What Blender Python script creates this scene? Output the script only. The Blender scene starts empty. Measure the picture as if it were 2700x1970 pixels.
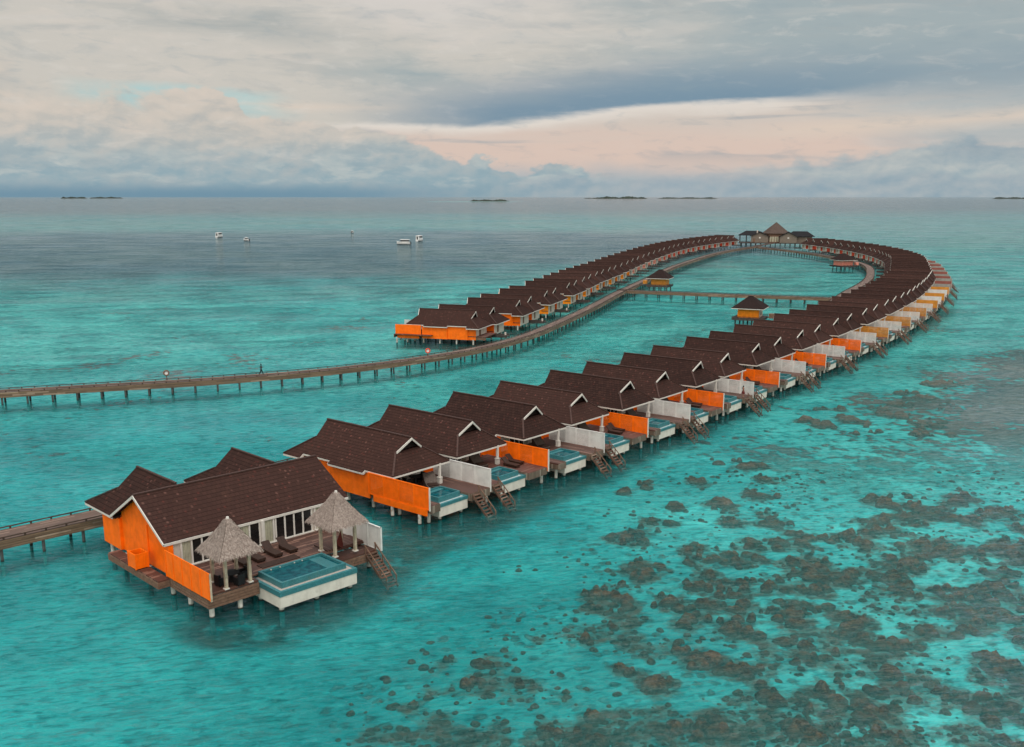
import bpy, bmesh, math, random
from mathutils import Vector, Matrix
random.seed(7)
sc = bpy.context.scene
C = sc.collection
R = math.radians

# ------------------------------------------------------------------ camera
CAM_H, F_PX, CY, HOR = 30.0, 2577.0, 1100.0, 519.0
cam = bpy.data.cameras.new('camera')
cam.sensor_width = 36; cam.lens = F_PX * 36 / 2700
cam.shift_y = (CY - 985) / 2700
cam.clip_start = 0.5; cam.clip_end = 200000
co = bpy.data.objects.new('camera', cam); C.objects.link(co)
co.location = (0, 0, CAM_H)
co.rotation_euler = (R(90) - math.atan((CY - HOR) / F_PX), 0, 0)
sc.camera = co

# ------------------------------------------------------------------ node helper
class X:
    """a socket with arithmetic"""
    def __init__(s, nt, sock): s.nt, s.s = nt, sock
    def _m(s, op, o=None, p=None, rev=False, clamp=False):
        n = s.nt.nodes.new('ShaderNodeMath'); n.operation = op; n.use_clamp = clamp
        a, b = (o, s) if rev else (s, o)
        for i, v in enumerate((a, b, p)):
            if v is None: continue
            if isinstance(v, X): s.nt.links.new(v.s, n.inputs[i])
            else: n.inputs[i].default_value = v
        return X(s.nt, n.outputs[0])
    def __add__(s, o): return s._m('ADD', o)
    def __radd__(s, o): return s._m('ADD', o)
    def __sub__(s, o): return s._m('SUBTRACT', o)
    def __rsub__(s, o): return s._m('SUBTRACT', o, rev=True)
    def __mul__(s, o): return s._m('MULTIPLY', o)
    def __rmul__(s, o): return s._m('MULTIPLY', o)
    def __truediv__(s, o): return s._m('DIVIDE', o)
    def __neg__(s): return s._m('MULTIPLY', -1.0)
    def abs(s): return s._m('ABSOLUTE')
    def clamp(s): return s._m('ADD', 0.0, clamp=True)
    def max(s, o): return s._m('MAXIMUM', o)
    def min(s, o): return s._m('MINIMUM', o)
    def pow(s, o): return s._m('POWER', o)
def ss(lo, hi, x):
    n = x.nt.nodes.new('ShaderNodeMapRange'); n.interpolation_type = 'SMOOTHSTEP'
    x.nt.links.new(x.s, n.inputs[0])
    for i, v in ((1, lo), (2, hi)):
        if isinstance(v, X): x.nt.links.new(v.s, n.inputs[i])
        else: n.inputs[i].default_value = v
    return X(x.nt, n.outputs[0])
def bump_at(x, c, w):           # soft hump of half-width w round c
    return (1.0 - ((x - c) / w).abs()).clamp()
def vec(nt, x, y, z=0.0):
    n = nt.nodes.new('ShaderNodeCombineXYZ')
    for i, v in enumerate((x, y, z)):
        if isinstance(v, X): nt.links.new(v.s, n.inputs[i])
        else: n.inputs[i].default_value = v
    return n.outputs[0]
def noise(nt, v, scale, detail=4, rough=.5, dist=0.0, dim='3D', lac=2.0):
    n = nt.nodes.new('ShaderNodeTexNoise'); n.noise_dimensions = dim
    if v is not None: nt.links.new(v, n.inputs['Vector'])
    n.inputs['Scale'].default_value = scale; n.inputs['Detail'].default_value = detail
    n.inputs['Roughness'].default_value = rough; n.inputs['Distortion'].default_value = dist
    n.inputs['Lacunarity'].default_value = lac
    return X(nt, n.outputs[0])
def voro(nt, v, scale, feature='F1', rand=1.0):
    n = nt.nodes.new('ShaderNodeTexVoronoi'); n.feature = feature
    nt.links.new(v, n.inputs['Vector']); n.inputs['Scale'].default_value = scale
    n.inputs['Randomness'].default_value = rand
    return n
def mixc(nt, f, a, b, blend='MIX'):
    n = nt.nodes.new('ShaderNodeMix'); n.data_type = 'RGBA'; n.blend_type = blend
    for i, v in ((0, f), (6, a), (7, b)):
        if isinstance(v, X): nt.links.new(v.s, n.inputs[i])
        elif hasattr(v, 'is_output'): nt.links.new(v, n.inputs[i])
        elif isinstance(v, (tuple, list)): n.inputs[i].default_value = (*v[:3], 1)
        else: n.inputs[i].default_value = v
    return n.outputs[2]
def sep(nt, v):
    n = nt.nodes.new('ShaderNodeSeparateXYZ'); nt.links.new(v, n.inputs[0])
    return [X(nt, n.outputs[i]) for i in range(3)]

# ------------------------------------------------------------------ sky
SUN_EL, SUN_AZ = 60.0, 170.0         # azimuth clockwise from +Y: behind the camera, to its right
def make_world():
    w = bpy.data.worlds.new('World'); sc.world = w; w.use_nodes = True
    nt = w.node_tree; nt.nodes.clear()
    out = nt.nodes.new('ShaderNodeOutputWorld'); bg = nt.nodes.new('ShaderNodeBackground')
    nt.links.new(bg.outputs[0], out.inputs[0]); bg.inputs[1].default_value = 0.1
    sky = nt.nodes.new('ShaderNodeTexSky'); sky.sky_type = 'NISHITA'; sky.sun_disc = False
    sky.sun_elevation = R(SUN_EL); sky.sun_rotation = R(SUN_AZ); sky.air_density = 1.4; sky.dust_density = 2.0
    tc = nt.nodes.new('ShaderNodeTexCoord')
    dx, dy, dz = sep(nt, tc.outputs['Generated'])
    a = dx._m('ARCTAN2', dy) * 57.2958                 # azimuth in degrees, 0 = straight ahead
    e = dz._m('ARCSINE') * 57.2958                     # elevation in degrees
    v1 = vec(nt, a * 0.16, e * 0.55)
    n1 = noise(nt, v1, 1.0, 6, .55)                    # soft stretched cloud
    v2 = vec(nt, a * 0.30, e * 0.52, 3.0)
    n2 = noise(nt, v2, 1.0, 8, .54, .15)                # cumulus
    v2b = vec(nt, a * 0.30 - 0.06, e * 0.52 + 0.16, 3.0)
    n2b = noise(nt, v2b, 1.0, 8, .54, .15)
    v3 = vec(nt, a * 0.10 + e * .22, e * 0.9 - a * .03, 7.0)
    n3 = noise(nt, v3, 1.0, 5, .5, .6)                 # streaks
    d1 = n1 - .5; d2 = n2 - .5; d3 = n3 - .5
    # wide grey sheet, warm on the left, cool on the right
    col = mixc(nt, ss(-2.0, 17.0, a + d1 * 22), (.565, .535, .485), (.345, .405, .420))
    col = mixc(nt, ss(.03, .20, d3) * ss(4.5, 7.5, e) * .4, col, (.345, .375, .38))
    n4 = noise(nt, vec(nt, a * .20 + e * .1, e * .75, 21.0), 1.0, 9, .62, .5) - .5
    col = mixc(nt, ss(.02, .16, n4) * ss(3.5, 6.0, e) * ss(14.0, 0.0, a) * .6, col, (.63, .575, .515))
    col = mixc(nt, ss(.03, .16, -n4) * ss(3.5, 6.0, e) * .35, col, (.37, .40, .40))
    col = mixc(nt, ss(.02, .2, -d3) * ss(5.0, 9.0, e) * .5, col, (.56, .54, .505))
    glow = bump_at(a + d1 * 10, -4.0, 11.0) * ss(7.0, 11.0, e + d1 * 3)
    col = mixc(nt, glow * .75, col, (.66, .62, .585))
    col = mixc(nt, bump_at(a + d3 * 14, -14.0, 9.0) * bump_at(e + a * .07 + d3 * 2 + n4 * 2, 7.9, 1.0) * .75, col, (.345, .375, .37))
    col = mixc(nt, bump_at(a + d1 * 8, -5.5, 5.0) * bump_at(e + a * .12 + d1 * 3, 5.9, 1.3) * .8, col, (.30, .375, .395))
    # lit band under the great dark cloud
    L = 4.05 + ss(-4.0, 9.0, a) * .95 + ss(9.0, 27.0, a) * .55 + d1 * .8 + d3 * .9 + n4 * .5
    rim = L - e
    pink = mixc(nt, ss(2.6, 4.4, e + d3 * 2), (.66, .52, .45), (.60, .53, .475))
    pink = mixc(nt, ss(.5, 2.2, e + d2 * 1.2), (.36, .43, .47), pink)
    pink = mixc(nt, ss(15.0, 26.0, a + d1 * 8 + d3 * 18) * .75, pink, (.37, .44, .465))
    pink = mixc(nt, bump_at(e - (a - 20.0) * .05 + d3 * .8, 3.7, .7) * ss(10.0, 18.0, a) * .8, pink, (.68, .57, .48))
    pink = mixc(nt, ss(.06, .16, d3) * ss(1.5, 2.5, e) * .55, pink, (.36, .38, .40))
    below = ss(-.15 - ss(13.0, 24.0, a) * .9, .28 + ss(13.0, 24.0, a) * 1.1, rim) * ss(-14.0, -7.0, a + d1 * 6)
    dark = ss(-11.0, 0.0, a + d1 * 6) * (1.0 - ss(.2, 3.3, e - L + d1 * 1.4)) * (1.0 - ss(11.0, 26.0, a) * .55)
    col = mixc(nt, dark * .95, col, (.165, .265, .355))
    rimc = mixc(nt, (ss(0.05, .9, rim) + ss(14.0, 24.0, a + d3 * 12)).clamp() , (.72, .665, .605), pink)
    col = mixc(nt, below, col, rimc)
    # blue-green gap in the cloud, left
    gap = bump_at(a + d2 * 4, -18.0, 6.5) * bump_at(e + d2 * .9 + (a + 18.0) * .05, 5.0, .85)
    col = mixc(nt, (gap * 2.2).clamp(), col, (.37, .585, .60))
    col = mixc(nt, (bump_at(a, -12.0, 7.0) * bump_at(e + d3, 4.85, .45) * .9).clamp(), col, (.66, .57, .49))
    # cumulus bank, left to centre
    top = 5.6 - ss(-21.0, 3.0, a) * 4.1 + bump_at(a, -17.0, 3.0) * .7 + ss(-22.0, -27.0, a) * 1.6
    dens = top - e + d2 * 6.0
    sh = ((n2 - n2b) * 4.2)
    cum = ss(-.05, .35 + ss(-16.0, -24.0, a) * 1.6, dens) * (1.0 - ss(3.0, 9.0, a))
    base = mixc(nt, ss(1.0, 4.6, e + d1 * 2.0), (.285, .395, .445), (.56, .515, .46))
    lit = mixc(nt, ss(.8, 3.6, e), (.40, .445, .455), (.66, .575, .50))
    base = mixc(nt, (sh * .9 + .22).clamp() * .95, base, lit)
    base = mixc(nt, (sh * -.55).clamp() * .5, base, (.155, .265, .345))
    puff = ss(.50, .62, noise(nt, vec(nt, a * .35, e * 1.1, 12.0), 1.0, 7, .55, .2)) * ss(3.4, 1.2, e) * ss(.3, .8, e)
    base = mixc(nt, puff * .7, base, (.46, .51, .505))
    col = mixc(nt, cum, col, base)
    # cumulus, right
    top2 = 2.7 - bump_at(a, 12.0, 9.0) * 1.3 + bump_at(a, 25.0, 4.0) * .4
    cum2 = ss(-.05, .4, top2 - e + d2 * 3.6) * ss(10.0, 16.0, a + d1 * 8)
    base2 = mixc(nt, (sh * .8 + .40).clamp(), (.26, .365, .425), (.49, .525, .51))
    base2 = mixc(nt, ss(1.2, 2.6, e) * ss(21.0, 26.0, a) * .5, base2, (.17, .27, .36))
    col = mixc(nt, cum2 * .8, col, base2)
    # low line of small clouds and the blue-grey air on the horizon
    low = ss(.0, .3, 1.15 - e + d2 * 2.4) * ss(-3.0, 3.0, a)
    col = mixc(nt, low * .6, col, mixc(nt, (sh * .6 + .3).clamp(), (.27, .36, .425), (.47, .48, .48)))
    col = mixc(nt, (1.0 - ss(.1, 1.0, e)) * ss(4.0, -12.0, a) * .9, col, (.15, .27, .36))
    n6 = noise(nt, vec(nt, a * .45 + e * .2, e * 1.6, 31.0), 1.0, 9, .62, .4) - .5
    col = mixc(nt, ss(.02, .2, n6) * ss(.4, 1.4, e) * (1.0 - dark * .8) * .26, col, (.70, .655, .60))
    col = mixc(nt, ss(.02, .2, -n6) * ss(.4, 1.4, e) * .24, col, (.25, .33, .375))
    # thin bright overcast overhead, unseen but lighting everything
    col = mixc(nt, ss(11.0, 16.0, e) * ss(80.0, 45.0, a.abs()), col, mixc(nt, ss(.40, .60, noise(nt, vec(nt, a * .05, e * .11, 2.0), 1.0, 4, .5)), (.12, .19, .23), (.40, .44, .46)))  # unseen dark band ahead, added to give the waves contrast
    up = mixc(nt, ss(.42, .62, noise(nt, vec(nt, dx * 3.0, dy * 3.0, dz * 5.0), 1.0, 4, .5)), (1.45, 1.52, 1.6), (2.1, 2.05, 1.95))
    col = mixc(nt, ss(33.0, 58.0, e), col, up)
    col = mixc(nt, ss(70.0, 130.0, a.abs()) * ss(0.0, 6.0, e) * ss(60.0, 20.0, e), col, (1.7, 1.58, 1.42))  # unseen sky behind the camera, brightened as fill
    col = mixc(nt, ss(0.0, -2.0, e), col, (.14, .2, .22))
    sc10 = nt.nodes.new('ShaderNodeVectorMath'); sc10.operation = 'SCALE'; sc10.inputs[3].default_value = 9.6
    nt.links.new(col, sc10.inputs[0])
    fin = mixc(nt, .97, sky.outputs[0], sc10.outputs[0])
    nt.links.new(fin, bg.inputs[0])
make_world()

sun = bpy.data.lights.new('sun', 'SUN'); sun.energy = 1.4; sun.angle = R(16); sun.color = (1.0, .93, .84)
so = bpy.data.objects.new('sun', sun); C.objects.link(so)
so.rotation_euler = Vector((math.sin(R(SUN_AZ)) * math.cos(R(SUN_EL)), math.cos(R(SUN_AZ)) * math.cos(R(SUN_EL)), math.sin(R(SUN_EL)))).to_track_quat('Z', 'Y').to_euler()

vs = sc.view_settings
vs.view_transform = 'Standard'; vs.look = 'None'; vs.gamma = 1; vs.use_curve_mapping = False; vs.exposure = 0.13
sc.cycles.use_denoising = True
sc.cycles.max_bounces = 8; sc.cycles.transparent_max_bounces = 12
sc.cycles.sample_clamp_direct = 4.0; sc.cycles.sample_clamp_indirect = 3.0
sc.cycles.caustics_reflective = False; sc.cycles.caustics_refractive = False

# ------------------------------------------------------------------ materials
def mat(name):
    m = bpy.data.materials.new(name); m.use_nodes = True
    nt = m.node_tree; b = nt.nodes['Principled BSDF']
    return m, nt, b
def objco(nt, rnd=True):
    tc = nt.nodes.new('ShaderNodeTexCoord')
    if not rnd: return tc.outputs['Object']
    oi = nt.nodes.new('ShaderNodeObjectInfo')
    ad = nt.nodes.new('ShaderNodeVectorMath'); ad.operation = 'ADD'
    m = X(nt, oi.outputs['Random']) * 57.0
    nt.links.new(tc.outputs['Object'], ad.inputs[0]); nt.links.new(vec(nt, m, m * 1.7, m * .0), ad.inputs[1])
    return ad.outputs[0]
def setbump(nt, b, h, dist=.02, strength=1.0):
    bp = nt.nodes.new('ShaderNodeBump'); bp.inputs['Distance'].default_value = dist; bp.inputs['Strength'].default_value = strength
    nt.links.new(h.s, bp.inputs['Height']); nt.links.new(bp.outputs[0], b.inputs['Normal'])
def paint(name, c, var=.18, rough=.6, scale=1.3, dirt=None, bump=.0):
    m, nt, b = mat(name); v = objco(nt)
    n = noise(nt, v, scale, 6, .6); f = noise(nt, v, 14, 3, .5)
    c1 = mixc(nt, ss(.3, .75, n), [x * (1 + var * .5) for x in c], [x * (1 - var) for x in c])
    c1 = mixc(nt, ss(.55, .8, f) * .25, c1, [x * .7 for x in c])
    st = noise(nt, vec(nt, *[q * k for q, k in zip(sep(nt, v), (2.6, 2.6, .22))]), 1.0, 6, .65)
    c1 = mixc(nt, ss(.54, .70, st) * .30, c1, [x * .62 for x in c])
    c1 = mixc(nt, ss(.44, .32, st) * .20, c1, [min(1, x * 1.12 + .03) for x in c])
    if dirt: 
        zz = noise(nt, v, 2.2, 8, .7)
        c1 = mixc(nt, ss(.55, .72, zz) * .6, c1, dirt)
    nt.links.new(c1, b.inputs['Base Color']); b.inputs['Roughness'].default_value = rough; b.inputs['Specular IOR Level'].default_value = .22
    if bump: setbump(nt, b, f, bump)
    return m
M = {}
M['orange'] = paint('orange_paint', (.88, .145, .001), .16, .55)
M['amber'] = paint('amber_paint', (.54, .225, .035), .22, .6)
M['yellow'] = paint('yellow_paint', (.86, .25, .008), .2, .6)
M['pink'] = paint('pink_paint', (.68, .25, .19), .2, .6)
M['red'] = paint('red_paint', (.62, .075, .035), .25, .6)
M['brick'] = paint('faded_red_paint', (.25, .085, .068), .25, .6)
M['white'] = paint('white_paint', (.55, .52, .475), .10, .5)
M['screenwhite'] = paint('white_screen_paint', (.60, .59, .565), .14, .6)
M['greyscreen'] = paint('grey_screen_paint', (.27, .265, .24), .2, .7)  # greyer tone for screens on the brick and red villas
M['cream'] = paint('cream_plaster', (.50, .45, .39), .14, .7)
M['render'] = paint('white_render', (.58, .545, .48), .12, .6, dirt=(.42, .39, .33))
def pile_mat(name, c, dirt, murk):
    m, nt, b = mat(name)
    geo = nt.nodes.new('ShaderNodeNewGeometry'); x, y, z = sep(nt, geo.outputs['Position'])
    n = noise(nt, geo.outputs['Position'], 2.5, 6, .65)
    col = mixc(nt, ss(.3, .7, n), c, [k * .6 for k in c])
    col = mixc(nt, ss(.56, .66, n) * .7, col, dirt)
    col = mixc(nt, ss(.16, .06, z + (n - .5) * .2), col, (.012, .016, .013))     # weed and algae at the tide mark
    col = mixc(nt, ss(.02, -.10, z), col, murk)  # teal of murky water painted on below the surface
    nt.links.new(col, b.inputs['Base Color']); b.inputs['Roughness'].default_value = .8
    return m
M['pile'] = pile_mat('pile_concrete', (.56, .54, .49), (.28, .18, .07), (.008, .17, .175))
M['jpile'] = pile_mat('dark_pile', (.075, .082, .08), (.05, .045, .04), (.035, .34, .33))
M['wicker'] = paint('dark_wicker', (.030, .014, .009), .4, .6, 9)
M['wickergrey'] = paint('grey_wicker', (.085, .065, .055), .4, .7, 9)
M['black'] = paint('black_wicker', (.010, .010, .011), .3, .5, 9)
M['vent'] = paint('dark_gable_boards', (.018, .011, .009), .4, .8, 4)
M['post'] = paint('pale_timber', (.40, .34, .25), .3, .8, 3, dirt=(.25, .2, .13))
M['curtain'] = paint('pale_curtain', (.36, .35, .26), .2, .9)
M['pebble'] = paint('white_pebbles', (.36, .325, .29), .5, .9, 22, bump=.03)
M['ledge'] = paint('ledge_tile', (.40, .46, .46), .15, .5, 4)
M['hull'] = paint('boat_white', (.62, .63, .62), .1, .4)
M['boatdark'] = paint('boat_dark', (.012, .016, .02), .3, .5)
M['skin'] = paint('skin', (.34, .17, .11), .1, .6)
M['dark_skin'] = paint('dark_skin', (.03, .02, .016), .1, .6)
M['dress'] = paint('dark_red_cloth', (.10, .010, .012), .3, .8)
M['shirt'] = paint('grey_blue_cloth', (.05, .085, .095), .3, .8)
M['trouser'] = paint('dark_cloth', (.012, .014, .018), .3, .8)
M['hair'] = paint('black_hair', (.006, .006, .007), .3, .5)
M['cloudy'] = paint('towel_white', (.65, .66, .66), .1, .8)
M['rope'] = paint('red_hammock', (.10, .022, .016), .3, .9)
M['island'] = paint('far_trees', (.028, .038, .030), .5, .9, .02)
M['islesand'] = paint('far_sand', (.42, .40, .36), .2, .9, .02)

def roof_mat(name, c1, c2, fleck=1.0):
    m, nt, b = mat(name)
    tc = nt.nodes.new('ShaderNodeTexCoord'); x, y, z = sep(nt, tc.outputs['Object'])
    nx, ny, nz = sep(nt, tc.outputs['Normal'])
    oi = nt.nodes.new('ShaderNodeObjectInfo'); rnd = X(nt, oi.outputs['Random'])
    end = ss(.2, .3, nx.abs() - ny.abs() + .25)
    along = x * (1.0 - end) + y * end
    v = vec(nt, along + rnd * 31.0, z * 1.64, 0.0)
    br = nt.nodes.new('ShaderNodeTexBrick'); nt.links.new(v, br.inputs['Vector'])
    br.offset = .5; br.inputs['Scale'].default_value = 1.0
    br.inputs['Brick Width'].default_value = .42; br.inputs['Row Height'].default_value = .36
    br.inputs['Mortar Size'].default_value = .03; br.inputs['Mortar Smooth'].default_value = .3; br.inputs['Bias'].default_value = 0
    br.inputs['Color1'].default_value = (*c1, 1); br.inputs['Color2'].default_value = (*c2, 1)
    br.inputs['Mortar'].default_value = (c1[0] * .33, c1[1] * .33, c1[2] * .33, 1)
    vv = vec(nt, along + rnd * 31.0, z * 1.64, 4.0)
    big = noise(nt, vv, .35, 5, .6)
    col = mixc(nt, ss(.35, .7, big) * .55, br.outputs[0], [q * .6 for q in c1])
    col = mixc(nt, ss(.5, 1.0, rnd) * .35, col, [q * 1.5 for q in c1])
    col = mixc(nt, ss(.52, .70, noise(nt, vv, .9, 6, .7)) * .35, col, (c1[0] * 1.5, c1[1] * 1.45, c1[2] * 1.3))
    # pale worn tiles: single shingles, more on some roofs
    cell = voro(nt, vec(nt, along * 1.0 + rnd * 31.0, z * 1.64 * 1.0, 2.0), 2.3)
    cx, cy, cz = sep(nt, cell.outputs['Color'])
    near = ss(.34, .16, X(nt, cell.outputs['Distance']))
    worn = ss(.82, .92, cx + (big - .5) * .7 + (rnd - .5) * .16) * near
    col = mixc(nt, worn * .45 * fleck, col, (.15, .075, .060))
    red = ss(.62, .8, cy) * near
    col = mixc(nt, red * .35 * fleck, col, (.115, .030, .024))
    rowf = (z * 1.64 / .36)._m('FRACT')
    gapl = ss(.12, .02, rowf)                       # the open joint under each course
    col = mixc(nt, gapl * .75, col, [q * .22 for q in c1])
    setbump(nt, b, (1.0 - rowf) * .6 + noise(nt, vv, 6, 3) * .4, .05, .7)
    nt.links.new(col, b.inputs['Base Color']); b.inputs['Roughness'].default_value = .85
    b.inputs['Specular IOR Level'].default_value = .08
    return m
M['roof'] = roof_mat('brown_shingles', (.038, .0182, .0146), (.022, .0112, .0094))
M['roofdark'] = roof_mat('dark_shingles', (.028, .017, .016), (.020, .0125, .012), .5)
M['roofgrey'] = roof_mat('grey_brown_shingles', (.10, .073, .062), (.075, .055, .047), .5)
M['roofslate'] = roof_mat('slate_shingles', (.022, .022, .025), (.015, .015, .018), .3)
M['ridge'] = paint('ridge_cap', (.055, .03, .025), .3, .8, 5)

def wood(name, c1, c2, pale, width=.14, axis='x', uv=False, stripes=.35):
    m, nt, b = mat(name)
    tc = nt.nodes.new('ShaderNodeTexCoord')
    x, y, z = sep(nt, tc.outputs['UV' if uv else 'Object'])
    oi = nt.nodes.new('ShaderNodeObjectInfo'); rnd = X(nt, oi.outputs['Random'])
    al, ac = (x, y) if axis == 'x' else (y, x)
    if axis == 'z': al, ac = z, x + y
    q = ac / width
    board = q._m('FLOOR'); fr = q._m('FRACT')
    wn = nt.nodes.new('ShaderNodeTexWhiteNoise'); wn.noise_dimensions = '2D'
    seg = ((al / 3.0) + board * .37)._m('FLOOR')
    nt.links.new(vec(nt, board + rnd * 40.0, seg), wn.inputs['Vector'])
    r = X(nt, wn.outputs[0])
    v = vec(nt, al * .6 + r * 9.0, ac * 6.0, rnd * 20.0 + z)
    g = noise(nt, v, 1.6, 6, .65)
    col = mixc(nt, (r * .75 + (g - .5) * 1.1 + .1).clamp(), c1, c2)
    blot = noise(nt, vec(nt, al * .5, ac * .5, rnd * 30.0 + z * .5), 1.0, 5, .6)
    col = mixc(nt, ss(.8, .95, r) * .75, col, pale)
    col = mixc(nt, ss(.52, .72, blot) * .5, col, [k * .45 for k in c1])
    gap = ss(.42, .47, (fr - .5).abs())
    col = mixc(nt, gap * .85, col, (.006, .005, .004))
    nt.links.new(col, b.inputs['Base Color'])
    b.inputs['Roughness'].default_value = .62
    setbump(nt, b, (1.0 - gap) + g * .15, .02)
    return m
M['deck'] = wood('dark_deck_boards', (.080, .028, .017), (.042, .018, .012), (.26, .14, .10), .14, 'x')
M['deckred'] = wood('red_brown_deck', (.10, .032, .020), (.06, .022, .015), (.21, .12, .09), .14, 'y')
M['fascia'] = wood('weathered_boards', (.17, .12, .085), (.075, .052, .036), (.34, .28, .22), .16, 'z')
M['hboards'] = wood('weathered_side_boards', (.215, .140, .085), (.070, .044, .028), (.38, .28, .20), .19, 'x', uv=True)
M['jdeck'] = wood('jetty_boards', (.135, .078, .056), (.062, .038, .028), (.32, .22, .17), .15, 'y', uv=True)
M['entry'] = wood('dark_entry_boards', (.05, .038, .034), (.03, .023, .02), (.09, .07, .06), .15, 'y')  # dark wood, the boards' own tone
M['stair'] = wood('worn_stair_wood', (.145, .075, .048), (.065, .036, .024), (.30, .22, .165), .2, 'y')
M['rail'] = paint('rail_timber', (.16, .095, .065), .35, .8, 4)
M['kerb'] = paint('kerb_timber', (.055, .036, .028), .35, .8, 2, dirt=(.16, .115, .09))

def tile_mat():
    m, nt, b = mat('teal_mosaic'); v = objco(nt)
    n = noise(nt, v, 2.0, 6, .6); vo = voro(nt, v, 9)
    c = mixc(nt, ss(.3, .7, n), (.007, .082, .100), (.016, .118, .135))
    c = mixc(nt, X(nt, vo.outputs['Distance']) * .45, c, (.10, .30, .32))
    c = mixc(nt, ss(.52, .68, noise(nt, v, 3.0, 6, .7)) * .5, c, (.06, .115, .085))
    nt.links.new(c, b.inputs['Base Color']); b.inputs['Roughness'].default_value = .35
    return m
M['tile'] = tile_mat()
def pool_water():
    m, nt, b = mat('pool_water'); v = objco(nt, False)
    n = noise(nt, v, 2.2, 3, .5)
    b.inputs['Base Color'].default_value = (.004, .05, .065, 1); b.inputs['Roughness'].default_value = .03
    b.inputs['IOR'].default_value = 1.33; b.inputs['Specular IOR Level'].default_value = .28
    c = mixc(nt, ss(.35, .7, n), (.003, .045, .06), (.006, .085, .10)); nt.links.new(c, b.inputs['Base Color'])
    setbump(nt, b, n, .02)
    return m
M['pwater'] = pool_water()
def glass_mat():
    m, nt, b = mat('dark_glass'); b.inputs['Base Color'].default_value = (.010, .010, .010, 1)
    b.inputs['Roughness'].default_value = .06; b.inputs['IOR'].default_value = 1.45
    return m
M['glass'] = glass_mat()
def thatch_mat():
    m, nt, b = mat('straw_thatch'); v = objco(nt)
    oi = nt.nodes.new('ShaderNodeTexCoord')
    n = noise(nt, v, 7, 4, .7); f = noise(nt, v, 38, 2, .6)
    c = mixc(nt, ss(.3, .7, n), (.185, .138, .118), (.40, .335, .295))
    c = mixc(nt, ss(.5, .7, f), c, (.12, .085, .06))
    nt.links.new(c, b.inputs['Base Color']); b.inputs['Roughness'].default_value = .95
    return m
M['thatch'] = thatch_mat()

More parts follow.
